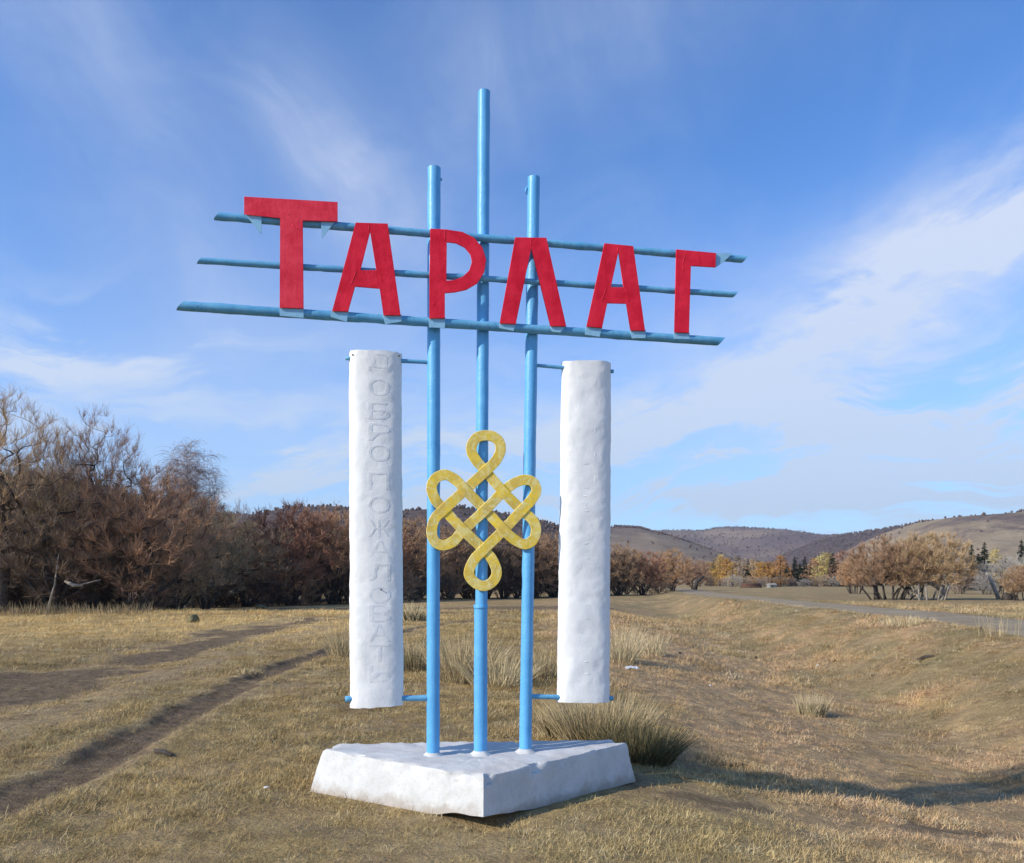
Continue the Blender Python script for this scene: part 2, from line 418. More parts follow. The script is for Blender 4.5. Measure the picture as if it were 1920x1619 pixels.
def ground_colour(g, p):
    """large patches of the meadow, shared by the soil sheet and the grass that grows on it"""
    sp = g.n('ShaderNodeSeparateXYZ'); g.put(sp.inputs[0], p); x, y, z = sp.outputs
    n1 = g.noise(p, .33, 6, .65); n2 = g.noise(p, .9, 5, .65, .4)
    xx = g.m('ADD', x, g.m('MULTIPLY', g.m('SUBTRACT', n1, .5), 9))
    yy = g.m('ADD', y, g.m('MULTIPLY', g.m('SUBTRACT', n1, .5), 10))
    c = g.mix(g.ramp(n2, .38, .62), (0.332, 0.243, 0.103), (0.439, 0.302, 0.125))      # greyish olive tan on the left
    red = g.mix(g.ramp(n2, .36, .60), (.62, .395, .215), (.50, .33, .17))        # pinkish field on the right
    c = g.mix(g.ramp(xx, .6, 2.6), c, red)
    olive = g.m('MULTIPLY', g.m('MULTIPLY', g.ramp(yy, 9.5, 6.5), g.ramp(x, 3.3, 1.2)), g.ramp(x, -1.5, .2))
    c = g.mix(g.m('MULTIPLY', olive, .75), c, (.44, .335, .15))
    straw = g.mix(g.ramp(n2, .35, .65), (0.62, 0.425, 0.17), (0.74, 0.52, 0.22))
    sm = g.m('MULTIPLY', g.ramp(yy, 17, 26), g.ramp(xx, 0, -7))
    c = g.mix(sm, c, straw)
    farc = g.mix(g.ramp(g.noise(p, .05, 7, .7, .5), .42, .58), (.64, .42, .19), (.42, .285, .14))
    c = g.mix(g.ramp(yy, 42, 75), c, farc)
    blot = g.noise(p, .17, 7, .7, .5)
    c = g.mix(g.m('MULTIPLY', g.ramp(blot, .48, .60), .6), c, (0.316, 0.213, 0.095))
    c = g.mix(g.m('MULTIPLY', g.ramp(g.noise(g.xyz_scale(p, (1, .35, 1)), .5, 7, .72, .8), .54, .66), .5), c, (0.612, 0.436, 0.182))
    st = g.noise(g.xyz_scale(p, (1.0, .22, 1)), .75, 8, .74, 1.2)
    c = g.mix(g.m('MULTIPLY', g.m('MULTIPLY', g.ramp(xx, 1.5, 5), g.ramp(st, .50, .58)), .60), c, (0.240, 0.178, 0.072))
    c = g.mix(g.m('MULTIPLY', g.m('MULTIPLY', g.ramp(xx, 1.0, 4), g.ramp(st, .44, .37)), .65), c, (0.694, 0.475, 0.213))
    mot = g.noise(p, 3.4, 6, .75, .3)
    c = g.mix(g.m('MULTIPLY', g.ramp(mot, .52, .60), .60), c, (0.194, 0.134, 0.061))
    c = g.mix(g.m('MULTIPLY', g.ramp(mot, .46, .38), .40), c, (0.632, 0.455, 0.198))
    bank = g.m('MULTIPLY', g.ramp(xx, 5.0, 8), g.ramp(g.noise(p, .45, 6, .7, .6), .42, .58))
    c = g.mix(g.m('MULTIPLY', bank, .8), c, (.275, .225, .11))
    return c
ground = build_ground()

def build_road():
    n = 260; t = np.linspace(-15, 300, n); cols = np.linspace(-2.5, 1.4, 11)
    b = Buf()
    for j in range(n):
        y = t[j]; cx = np.interp(y, RY, RX)
        for c in cols:
            b.v.append((cx + c + (.18 * float(vnoise(np.array([y * .6]), np.array([c]))[0]) if c in (cols[0], cols[-1]) else 0), y, 0))
    xs = np.array([v[0] for v in b.v]); ys = np.array([v[1] for v in b.v])
    cc = np.tile(cols, n) + .55; cc = cc * 2.5 / 1.95
    z = height(xs, ys) + np.where(np.abs(cc) > 2.4, -.03, .03 + .03 * (1 - (cc / 2.5) ** 2))
    b.v = [(a, c, d) for a, c, d in zip(xs, ys, z)]
    m = len(cols)
    for j in range(n - 1):
        for k in range(m - 1): b.f.append((j * m + k, j * m + k + 1, (j + 1) * m + k + 1, (j + 1) * m + k))
    mt, g, bs = material('gravel', 1.0, .0); p = geo_pos(g)
    c = g.mix(g.ramp(g.noise(p, .8, 6, .7), .35, .65), (.285, .225, .155), (.385, .315, .22))
    c = g.mix(g.m('MULTIPLY', g.ramp(g.noise(p, 25, 4, .7), .5, .7), .4), c, (.20, .155, .10))
    g.put(bs.inputs['Base Color'], c); bump(g, bs, g.noise(p, 30, 4), .8, .03)
    tag(b.obj('gravel_road', mt, None, True), kind='structure')
build_road()

# ------------------------------------------------------------------ hills
def world_at(px, py, Y, z0=None):
    return Vector(((px - 960) / FPX * Y, Y, EYE - (py - HOR) / FPX * Y))
HT = Buf()   # trees far away on the hill sides, nobody could count them
hrnd = random.Random(11)
def hill(name, ridge, Yr, Yf, mat, amp, trees=0, tsize=7, tfun=None, zf=0.0):
    us = np.array([(p[0] - 960) / FPX for p in ridge]); zs = np.array([EYE - (p[1] - HOR) / FPX * Yr for p in ridge])
    nu, nt = 240, 70
    U = np.linspace(us[0], us[-1], nu); T = np.linspace(0, 1.9, nt)
    uu, tt = np.meshgrid(U, T)
    def surf(uu, tt):
        Yv = Yf + (Yr - Yf) * tt
        Xv = uu * (Yr * .65 + Yv * .35)
        zr = np.interp(uu, us, zs)
        prof = np.where(tt <= 1, np.sin(np.clip(tt, 0, 1) * math.pi / 2) ** 1.25, 1 - .8 * ((np.maximum(tt, 1) - 1) / .9) ** 1.6)
        s = Yr * .12
        gul = amp * fbm(Xv / s * 1.0, Yv / s * .55, 4) * np.sin(np.clip(tt, 0, 1.9) * math.pi / 1.9)
        k = np.where(tt < 1, 1.0, .5)
        dome = 1 - np.exp(-((tt - 1) / .25) ** 2) * .8
        return Xv, Yv, zf - 3 + (zr - zf + 3) * prof + gul * k * dome
    Xv, Yv, Zv = surf(uu, tt)
    b = Buf(); b.v = list(zip(Xv.ravel(), Yv.ravel(), Zv.ravel()))
    for j in range(nt - 1):
        for k in range(nu - 1): b.f.append((j * nu + k, j * nu + k + 1, (j + 1) * nu + k + 1, (j + 1) * nu + k))
    o = b.obj(name, mat, None, True); tag(o, kind='structure')
    cnt = 0; guard = 0
    while cnt < trees and guard < trees * 20:
        guard += 1
        u = hrnd.uniform(us[0], us[-1]); t = hrnd.uniform(.02, 1.08)
        if tfun and hrnd.random() > tfun(u * FPX + 960, t): continue
        a, c, d = surf(np.array([u]), np.array([t])); cnt += 1
        spindle(float(a[0]), float(c[0]), float(d[0]) - .5, tsize * hrnd.uniform(.6, 1.25))
def spindle(x, y, z, h):
    b = len(HT.v); w = h * hrnd.uniform(.26, .5); n = 5; a0 = hrnd.random() * 6
    HT.v.append((x, y, z))
    for k in range(n):
        a = a0 + 2 * math.pi * k / n; r = w * hrnd.uniform(.7, 1.2)
        HT.v.append((x + math.cos(a) * r, y + math.sin(a) * r, z + h * hrnd.uniform(.4, .75)))
    HT.v.append((x + hrnd.uniform(-.1, .1) * h, y, z + h))
    for k in range(n):
        HT.f.append((b, b + 1 + (k + 1) % n, b + 1 + k)); HT.f.append((b + n + 1, b + 1 + k, b + 1 + (k + 1) % n))
def hillmat(name, grass, wood, lo, hi, scale):
    m, g, bs = material(name, .95, .1); p = geo_pos(g)
    f = g.ramp(g.noise(p, scale, 8, .68, .3), lo, hi)
    grain = g.noise(p, .09, 6, .75)
    w = g.mix(g.ramp(grain, .35, .65), tuple(c * .7 for c in wood), tuple(c * 1.25 for c in wood))
    gr = g.mix(g.ramp(g.noise(p, .03, 6, .7), .35, .65), tuple(c * .8 for c in grass), grass)
    g.put(bs.inputs['Base Color'], g.mix(f, gr, w)); bump(g, bs, grain, 1.0, 3.0)
    return m
M_HFAR = hillmat('far_hill', (.29, .21, .15), (.165, .115, .10), .36, .60, .0032)
M_HSPUR = hillmat('spur_hill', (.29, .22, .15), (.16, .115, .09), .44, .70, .006)
M_HDARK = hillmat('wooded_hill', (.18, .13, .10), (.105, .075, .064), .25, .5, .008)
M_HRIGHT = hillmat('grassy_hill', (.36, .275, .175), (.17, .125, .10), .44, .62, .012)
M_HTREE = plain('hill_tree_twigs', (.085, .062, .052), (.17, .12, .10), .05, .9)
hill('far_hill', [(300, 1010), (900, 1004), (1150, 998), (1250, 997), (1300, 998), (1340, 991), (1375, 988), (1420, 992), (1470, 1000), (1530, 1007), (1600, 1006), (1700, 998), (1920, 985), (2500, 990)],
     2200, 1150, M_HFAR, 55, 7500, 4, lambda px, t: (1 if t > .9 else .5) * (1 if px > 1200 else .3))
hill('purple_hill', [(1380, 1088), (1440, 1062), (1480, 1038), (1530, 1016), (1580, 1004), (1640, 996), (1720, 982), (1850, 975), (2000, 960), (2400, 950)],
     1350, 900, M_HDARK, 22, 5500, 3.6, lambda px, t: 1)
hill('spur_hill', [(500, 1000), (900, 985), (1100, 987), (1150, 990), (1190, 992), (1240, 1006), (1300, 1026), (1350, 1046), (1400, 1070), (1460, 1090)],
     1000, 560, M_HSPUR, 12, 1400, 3.2, lambda px, t: 1 if abs(t - .93) < .07 and px > 1150 else .012)
hill('wooded_hill', [(-1400, 930), (-700, 940), (-200, 955), (100, 958), (300, 955), (420, 965), (490, 971), (560, 957), (640, 955), (760, 964), (870, 955), (960, 968), (1000, 977), (1050, 988), (1100, 1012), (1160, 1050), (1230, 1088)],
     520, 300, M_HDARK, 6, 5200, 2.2, lambda px, t: 1)
hill('grassy_hill', [(1480, 1092), (1540, 1066), (1600, 1037), (1640, 1015), (1680, 993), (1720, 981), (1790, 975), (1860, 971), (1920, 959), (2050, 945), (2400, 930), (3200, 900)],
     800, 380, M_HRIGHT, 9, 1300, 3.2, lambda px, t: (1 if (px > 1850 and t > .72) else .5 if t > .93 else .06))
me = HT.mesh('hillside_woodland')
tag(link('hillside_woodland', me, M_HTREE), 'dark leafless trees specking the distant hillsides and ridges', 'woodland', kind='stuff')

# ------------------------------------------------------------------ sign
TH = R(11); O = Vector((-.238, 6.05, 0)); E = Vector((math.cos(TH), math.sin(TH), 0)); N = Vector((math.sin(TH), -math.cos(TH), 0))
ZU = Vector((0, 0, 1))
def sp(px, py, off=0.0):
    """point of the sign's (slightly turned) plane, moved off towards the viewer"""
    o = O + N * off; u = (px - 960) / FPX
    s = (u * o.y - o.x) / (E.x - u * E.y); Y = o.y + s * E.y
    return s, EYE - (py - HOR) / FPX * Y
def P3(s, z, off=0.0): return O + E * s + N * off + ZU * z
def pp(px, py, off=0.0): return P3(*sp(px, py, off), off)
sign = empty('village_sign', O, 0, 'tall village sign of blue poles, red letters and a yellow knot on a white base', 'sign')
sign_inv = Matrix.Translation(-O)
def spart(buf_or_me, name, mat, parent=None, smooth=False):
    me = buf_or_me.mesh(name) if isinstance(buf_or_me, Buf) else buf_or_me
    me.transform(sign_inv)
    return link(name, me, mat, parent or sign, smooth)
def straight(a, b, n): return [a + (b - a) * (i / n) for i in range(n + 1)]

def pedestal():
    top = [(-.19, 5.33), (-1.46, 6.19), (-1.40, 6.42), (.82, 6.60), (.92, 6.44)]
    bot = [(-.19, 5.31), (-1.56, 6.13), (-1.49, 6.50), (.88, 6.72), (1.00, 6.47)]
    top = top[::-1]; bot = bot[::-1]     # counter-clockwise from above
    def resample(pl):
        out = []
        for i in range(len(pl)):
            a, b = Vector(pl[i]), Vector(pl[(i + 1) % len(pl)])
            for k in range(cnt[i]): out.append(a + (b - a) * k / cnt[i])
        return out
    cnt = [max(2, int((Vector(top[i]) - Vector(top[(i + 1) % 5])).length / .035)) for i in range(5)]
    T = resample(top); B = resample(bot); n = len(T)
    b = Buf(); rings = []
    nz_ = 10
    cen = Vector((-.25, 6.0))
    for j in range(nz_ + 1):                       # side rings, bottom to top
        f = j / nz_; g_ = f ** .8
        rings.append([(B[i].lerp(T[i], g_), .002 + .285 * f) for i in range(n)])
    rings.append([(cen + (T[i] - cen) * .992, .294) for i in range(n)])
    for k in range(1, 16):
        q = 1 - k / 16; rings.append([(cen + (T[i] - cen) * q * .985, .296) for i in range(n)])
    for j, rg in enumerate(rings):
        for i, (p, z) in enumerate(rg):
            v = Vector((p.x, p.y, z)); nn = mnoise.fractal(v * 5, .8, 2.1, 5); n3 = mnoise.noise(v * 28)
            out = (p - cen).normalized()
            if j <= nz_:
                a = .011 * nn + .003 * n3
                chip = max(0, mnoise.noise(Vector((p.x * 6, p.y * 6, 3)))) * .05 * (1 if j < 2 else 0)
                v += Vector((out.x, out.y, 0)) * a + ZU * (chip if j < 2 else .004 * n3)
                if j == 0: v.z = -.02 + max(0, .055 - abs(p.x + .19) * .12) + chip * .6
            else: v.z += .010 * nn + .003 * n3
            if nz_ - 1 <= j <= nz_ + 1:
                ch_ = max(0, mnoise.noise(Vector((p.x * 9, p.y * 9, 7))) - .12) * .07; v -= Vector((out.x, out.y, .7)) * ch_
            # rounded, broken left end
            b.v.append(v)
    R_ = len(rings)
    for j in range(R_ - 1):
        for i in range(n):
            i2 = (i + 1) % n
            b.f.append((j * n + i, j * n + i2, (j + 1) * n + i2, (j + 1) * n + i))
    b.v.append(Vector((cen.x, cen.y, .296))); k = len(b.v) - 1
    for i in range(n): b.f.append(((R_ - 1) * n + i, (R_ - 1) * n + (i + 1) % n, k))
    b.f.append(tuple(range(n))[::-1])
    o = spart(b, 'pedestal', M_PED, smooth=False)
    for p in o.data.polygons: p.use_smooth = True
    o.data.set_sharp_from_angle(angle=R(42))
pedestal()

def rough_tube(a, b_, r, seg=40, n=20, amp=.0012, seed=0, r2=None):
    b = Buf(); pts = straight(a, b_, seg); rad = [r + ((r2 or r) - r) * i / seg for i in range(seg + 1)]
    b.tube(pts, rad, n)
    ax = (b_ - a).normalized()
    for i, v in enumerate(b.v):
        c = a + ax * (v - a).dot(ax); d = v - c
        if d.length > 1e-6: b.v[i] = v + d.normalized() * amp * (mnoise.noise(v * 9 + Vector((seed, 0, 0))) + .7 * mnoise.noise(v * 30))
    return b
def pole(px_top, py_top, px_bot, label, r):
    t = pp(px_top, py_top); u = (px_bot - 960) / FPX
    s, _ = sp(px_bot, 1415)
    base = P3(s, .27)
    o = spart(rough_tube(base, t, r, 60, 24, .0022, px_top), 'pole', M_BLUE, smooth=True)
    o.data.set_sharp_from_angle(angle=R(50)); tag(o, label)
    return o, base, t
p1, b1, t1 = pole(814, 316, 812, 'left blue pole, rising out of the letter P', .049)
p2, b2, t2 = pole(907.5, 173, 901, 'tallest blue pole in the middle', .046)
p3, b3, t3 = pole(1001, 334, 985, 'shorter blue pole behind the lambda shaped letter', .047)
# thicker lower length of the middle pole, with its weld ring
ca = pp(901.5, 1134); o = spart(rough_tube(b2, ca, .0505, 30, 24, .002), 'pole_sleeve', M_BLUE, p2, True); o.data.set_sharp_from_angle(angle=R(50))
spart(rough_tube(ca - ZU * .03, ca - ZU * .004, .054, 3, 24, .003), 'weld_ring', M_BLUE, p2, True)
for q, pr in ((b1, p1), (b2, p2), (b3, p3)):       # splashed whitewash collar round each foot
    b = Buf(); n = 26
    zb = .293
    for j, (r, z) in enumerate(((.088, zb - .004), (.070, zb + .010), (.056, zb + .020), (.050, zb + .030), (.046, zb + .030))):
        for k in range(n):
            a = 2 * math.pi * k / n; rr = r * (1 + (.10 * mnoise.noise(Vector((math.cos(a) * 2 + q.x * 7, math.sin(a) * 2, 0))) if j < 3 else 0))
            b.v.append(Vector((q.x + math.cos(a) * rr, q.y + math.sin(a) * rr, z)))
    for j in range(4):
        for k in range(n): b.f.append((j * n + k, j * n + (k + 1) % n, (j + 1) * n + (k + 1) % n, (j + 1) * n + k))
    spart(b, 'mortar_collar', M_PED, pr, True)
b = Buf(); q = pp(989, 352, .0); b.tube([q + E * .03, q, q - E * .012 - ZU * .02, q - E * .008 - ZU * .05], [.009, .011, .010, .006], 8)
spart(b, 'bolt', M_BLUE, p3, True)
b = Buf(); q = pp(827, 337, .0); b.tube([q - E * .02, q + E * .006, q + E * .008], [.010, .011, .007], 8); spart(b, 'bolt', M_BLUE, p1, True)

BAROFF = .078
bars = []
for (x0, y0, x1, y1, r, lb) in ((408, 406, 1397, 487, .028, 'top crossbar behind the red letters'), (375, 489, 1379, 553, .023, 'thinner middle crossbar behind the red letters'), (339, 574, 1352, 641, .0335, 'thickest, lowest crossbar, carrying the feet of the letters')):
    a, c = pp(x0, y0, BAROFF), pp(x1, y1, BAROFF)
    bb = rough_tube(a, c, r, 90, 16, .0035, y0)
    ax = (c - a).normalized()
    for i, v in enumerate(bb.v):      # slanted saw cuts at the ends
        t = (v - a).dot(ax); L = (c - a).length
        if t > L - .02: bb.v[i] = v + ax * (v - c).dot(ZU) * .9
        if t < .02: bb.v[i] = v + ax * (v - a).dot(ZU) * .9
    o = spart(bb, 'crossbar', M_BARBLUE, smooth=True); o.data.set_sharp_from_angle(angle=R(50)); tag(o, lb); bars.append(o)
# weld beads where bars meet the poles
for (bt, px) in ((0, 0), (1, 0), (2, 0)):
    for pb, ptp in ((b1, t1), (b2, t2), (b3, t3)):
        L = ((408, 406, 1397, 487), (375, 489, 1379, 553), (339, 574, 1352, 641))[bt]
        s0, z0 = sp(L[0], L[1], BAROFF); s1, z1 = sp(L[2], L[3], BAROFF)
        f = (ptp - pb); sP0 = (pb - O).dot(E); sP1 = (ptp - O).dot(E)
        s = sP0 + (sP1 - sP0) * .65; z = z0 + (z1 - z0) * (s - s0) / (s1 - s0)
        bb = Buf(); c = P3(s, z + .022, .052)
        bb.tube([c - E * .04, c, c + E * .04], [.008, .012, .007], 8); spart(bb, 'weld_bead', M_BLUE, bars[bt], True)

def plate(loops, off, th, bev=.002):
    """flat metal sheet with the given outline (first loop) and holes, in the sign plane"""
    cu = bpy.data.curves.new('tmp', 'CURVE'); cu.dimensions = '2D'; cu.fill_mode = 'BOTH'
    cu.extrude = th / 2 - bev; cu.bevel_depth = bev; cu.bevel_resolution = 1; cu.offset = -bev
    for lp in loops:
        s = cu.splines.new('POLY'); s.points.add(len(lp) - 1); s.use_cyclic_u = True
        for i, (px, py) in enumerate(lp):
            a, z = sp(px, py, off); s.points[i].co = (a, z, 0, 1)
    to = bpy.data.objects.new('tmp', cu); C.objects.link(to)
    dg = bpy.context.evaluated_depsgraph_get(); me = bpy.data.meshes.new_from_object(to.evaluated_get(dg))
    bpy.data.objects.remove(to); bpy.data.curves.remove(cu)
    me.materials.clear()
    mt = Matrix((( E.x, 0, N.x, O.x + N.x * off), (E.y, 0, N.y, O.y + N.y * off), (0, 1, 0, 0), (0, 0, 0, 1)))
    me.transform(mt); return me
LOFF = .122
z7 = lambda L: [(440 + .1875 * a, 360 + .1875 * b) for a, b in L]
z1_ = lambda L: [(320 + .36458 * a, 340 + .36458 * b) for a, b in L]
z2_ = lambda L: [(780 + .36458 * a, 340 + .36458 * b) for a, b in L]
z8 = lambda L: [(1080 + .17708 * a, 440 + .17708 * b) for a, b in L]
letters = [
 ('first and biggest letter T, faded red with blue gussets', M_REDT, [z7([(95, 50), (1030, 105), (1030, 300), (682, 290), (690, 1168), (450, 1160), (455, 262), (95, 225)])],
  [z7([(450, 1150), (690, 1158), (690, 1262), (452, 1240)]), z7([(110, 228), (270, 240), (266, 425)]), z7([(862, 290), (1005, 296), (872, 472)])],
  [((505, 185), (545, 240)), ((570, 330), (640, 385))]),
 ('second letter, red A left of the letter P', M_RED, [z7([(1210, 310), (1530, 320), (1660, 1238), (1488, 1235), (1450, 970), (1205, 950), (1135, 1200), (975, 1192)]), z7([(1355, 405), (1416, 786), (1258, 786)])],
  [z7([(965, 1186), (1140, 1192), (1122, 1305), (960, 1250)]), z7([(1480, 1226), (1672, 1230), (1668, 1300), (1505, 1325)])],
  [((1225, 770), (1160, 940)), ((1345, 320), (1340, 395)), ((1440, 800), (1478, 905))]),
 ('third letter, red P with a round bowl', M_RED, [z1_([(1335, 245), (1420, 250), (1500, 262), (1560, 292), (1603, 342), (1622, 405), (1612, 470), (1575, 528), (1520, 560), (1460, 573), (1410, 577), (1410, 706), (1330, 706), (1331, 470)]),
   z1_([(1420, 315), (1468, 321), (1512, 343), (1541, 378), (1549, 415), (1535, 460), (1500, 494), (1455, 510), (1418, 512)])],
  [z1_([(1328, 702), (1413, 702), (1410, 757), (1328, 752)])],
  [((1408, 255), (1412, 310)), ((1352, 622), (1356, 640))]),
 ('fourth letter, red lambda shape standing before the right pole', M_RED, [z2_([(510, 290), (670, 292), (772, 747), (690, 746), (592, 345), (513, 736), (430, 731)])],
  [z2_([(430, 727), (516, 732), (500, 772), (428, 755)]), z2_([(688, 742), (776, 744), (740, 780), (700, 775)])],
  [((590, 292), (592, 335))]),
 ('fifth letter, red A left of the last letter', M_RED, [z8([(300, 95), (605, 125), (730, 1022), (575, 1016), (530, 735), (330, 730), (275, 992), (110, 975)]), z8([(448, 190), (502, 562), (368, 560)])],
  [z8([(105, 968), (278, 984), (250, 1085), (95, 1060)]), z8([(570, 1008), (740, 1014), (735, 1100), (590, 1100)])],
  [((325, 560), (268, 715)), ((445, 130), (442, 185)), ((520, 570), (560, 720))]),
 ('last letter, red gamma shape with a blue gusset at its tip', M_RED, [z8([(1060, 160), (1480, 198), (1475, 350), (1215, 335), (1195, 1045), (1040, 1035)])],
  [z8([(1036, 1028), (1200, 1037), (1205, 1110), (1034, 1105)]), z8([(1474, 198), (1660, 200), (1570, 285), (1474, 352)])],
  [((1160, 190), (1130, 320)), ((1130, 320), (1140, 400))])]
zf = [z7, z7, z1_, z2_, z8, z8]
for (lb, mt, loops, tabs, seams), zfun in zip(letters, zf):
    o = spart(plate(loops, LOFF, .012), 'letter', mt); tag(o, lb)
    for tb in tabs: spart(plate([tb], LOFF - .012, .006, .001), 'mounting_tab', M_TAB, o)
    for a, c in seams:
        (ax, ay), = zfun([a]); (cx, cy), = zfun([c])
        p, q = pp(ax, ay, LOFF + .0055), pp(cx, cy, LOFF + .0055)
        bb = Buf(); bb.tube(straight(p, q, 4), [.0015, .003, .0025, .003, .0015], 6); spart(bb, 'weld_seam', mt, o, True)

# pillars
def pillar(tl, tr, bl, br, label, seed):
    """hollow-looking flattened drum of whitewashed plaster; corners given in photograph pixels"""
    off = .0; dep = .078; (s0, zt0), (s1, zt1) = sp(*tl, off), sp(*tr, off); (s2, zb0), (s3, zb1) = sp(*bl, off), sp(*br, off)
    b = Buf(); nr, nh = 72, 150; ex = 2.5
    for j in range(nh + 1):
        f = j / nh
        for k in range(nr):
            a = 2 * math.pi * k / nr; ca, sa = math.cos(a), math.sin(a)
            x = math.copysign(abs(ca) ** (2 / ex), ca); y = math.copysign(abs(sa) ** (2 / ex), sa)
            sl_ = s2 + (s0 - s2) * f; sr_ = s3 + (s1 - s3) * f; m_ = (sl_ + sr_) / 2; hw = (sr_ - sl_) / 2
            g_ = (x + 1) / 2; zb = zb0 + (zb1 - zb0) * g_; zt = zt0 + (zt1 - zt0) * g_
            z = zb + (zt - zb) * f
            v = P3(m_ + x * hw * .985, z, y * dep - .02)
            q = Vector((v.x + seed, v.y, v.z))
            dsp = .005 * mnoise.fractal(q * 4, .7, 2.0, 4) + .0014 * mnoise.noise(q * 22) + .0007 * mnoise.noise(q * 50)
            if f > .985 or f < .012: dsp += .004 * mnoise.noise(q * 35); v.z += .006 * mnoise.noise(q * 18)
            nn = (E * x / hw * .5 + N * y / dep * .5).normalized()
            b.v.append(v + nn * dsp)
    for j in range(nh):
        for k in range(nr): b.f.append((j * nr + k, j * nr + (k + 1) % nr, (j + 1) * nr + (k + 1) % nr, (j + 1) * nr + k))
    b.f.append(tuple(range(nr))[::-1]); b.f.append(tuple(nh * nr + k for k in range(nr)))
    bm_ = b.mesh('pillar')
    bmx = bmesh.new(); bmx.from_mesh(bm_); bmesh.ops.recalc_face_normals(bmx, faces=bmx.faces); bmx.to_mesh(bm_); bmx.free()
    o = spart(bm_, 'pillar', M_WHITE, smooth=True); o.data.set_sharp_from_angle(angle=R(55)); tag(o, label)
    def surf(s, z, lift):
        f = (z - zb0) / (zt0 - zb0); sl_ = s2 + (s0 - s2) * f; sr_ = s3 + (s1 - s3) * f; m_ = (sl_ + sr_) / 2; hw = (sr_ - sl_) / 2
        x = max(-.95, min(.95, (s - m_) / hw)); y = (1 - abs(x) ** ex) ** (1 / ex)
        v = P3(s, z, y * dep - .02); q = Vector((v.x + seed, v.y, v.z))
        return v + N * (lift + .005 * mnoise.fractal(q * 4, .7, 2.0, 4))
    return o, surf
pl, surfL = pillar((654, 659), (754, 664), (655, 1328), (757.5, 1322), 'left white pillar with faint old lettering down its front', 0)
pr, surfR = pillar((1054, 679), (1147, 681), (1045, 1317), (1144.5, 1316), 'right white pillar, lumpier, with its old lettering nearly lost', 5)
def relief(ch, px, py, hpx, wpx, surf, parent, lift, name='raised_letter'):
    cu = bpy.data.curves.new('tmp', 'FONT'); cu.body = ch; cu.size = 1; cu.extrude = .0; cu.align_x = 'CENTER'; cu.resolution_u = 3; cu.offset = .0
    to = bpy.data.objects.new('tmp', cu); C.objects.link(to)
    dg = bpy.context.evaluated_depsgraph_get(); me = bpy.data.meshes.new_from_object(to.evaluated_get(dg)); bpy.data.objects.remove(to); bpy.data.curves.remove(cu)
    bmx = bmesh.new(); bmx.from_mesh(me)
    bmesh.ops.remove_doubles(bmx, verts=bmx.verts, dist=.0005)
    bmesh.ops.triangulate(bmx, faces=bmx.faces)
    for _ in range(2):
        es = [e for e in bmx.edges if e.calc_length() > .16]
        if es: bmesh.ops.subdivide_edges(bmx, edges=es, cuts=1)
        bmesh.ops.triangulate(bmx, faces=bmx.faces)
    xs = [v.co.x for v in bmx.verts]; ys = [v.co.y for v in bmx.verts]
    x0, x1, y0, y1 = min(xs), max(xs), min(ys), max(ys); k = 6.0 / FPX
    s, z = sp(px, py)
    ret = bmesh.ops.extrude_face_region(bmx, geom=bmx.faces[:]); back = {v for v in ret['geom'] if isinstance(v, bmesh.types.BMVert)}
    for v in bmx.verts:
        a = s + ((v.co.x - x0) / (x1 - x0) - .5) * wpx * k; c = z + ((v.co.y - y0) / (y1 - y0) - .5) * hpx * k
        v.co = surf(a, c, lift if v in back else -.012)
    bmesh.ops.recalc_face_normals(bmx, faces=bmx.faces)
    bmx.to_mesh(me); bmx.free(); me.materials.clear()
    return spart(me, name, M_GHOST, parent)
for ch, py, lift in (('Д', 684, .0042), ('О', 730, .005), ('Б', 774, .006), ('Р', 813, .006), ('О', 852, .007), ('П', 904, .006), ('О', 948, .0065), ('Ж', 992, .0055), ('А', 1030, .005), ('Л', 1074, .005),
                     ('О', 1116, .0035), ('В', 1150, .0035), ('А', 1186, .003), ('Т', 1224, .0033), ('Ь', 1262, .003)):
    relief(ch, 710 + (1.5 if py > 1000 else 0), py, 31, 38, surfL, pl, lift * .22)
rl = random.Random(8)
for i, py in enumerate((724, 768, 812, 858, 902, 946, 990, 1034, 1078, 1120, 1160, 1202, 1240, 1276)):
    cx = 1097
    for (x0, y0, x1, y1) in ((-15, -14, -15, 14), (15, -14, 15, 14), (-15, -14 if i % 2 else 0, 15, -14 if i % 2 else 0), (-15, 14, 15, 14)):
        if rl.random() < .5: continue
        t0, t1 = rl.uniform(0, .2), rl.uniform(.75, 1); pts = []
        for k in range(5):
            t = t0 + (t1 - t0) * k / 4; s_, z_ = sp(cx + x0 + (x1 - x0) * t, py + y0 + (y1 - y0) * t); pts.append(surfR(s_, z_, -.0095))
        bb = Buf(); bb.tube(pts, [.006, .0105, .0112, .010, .006], 7); spart(bb, 'worn_relief', M_WHITE, pr, True)
# bracket rods through the pillars
for (x0, y0, x1, y1, r, lb) in ((648, 672, 812, 680, .015, 'upper left'), (647, 1311, 812, 1309, .022, 'lower left'), (998, 685, 1150, 697, .014, 'upper right'), (985, 1306, 1149, 1310, .019, 'lower right')):
    a, c = pp(x0, y0), pp(x1, y1); o = spart(rough_tube(a, c, r, 20, 12, .002, x0), 'bracket_rod', M_BARBLUE, smooth=True)
for px, py, sf, pa in ((714, 1106, surfL, pl), (759, 1054, surfL, pl), (661, 668, surfL, pl), (748, 670, surfL, pl)):
    s, z = sp(px, py); v = sf(s, z, .004); bb = Buf(); bb.tube([v - N * .006, v + N * .008], [.006, .004], 7); spart(bb, 'nail', M_RUST, pa)

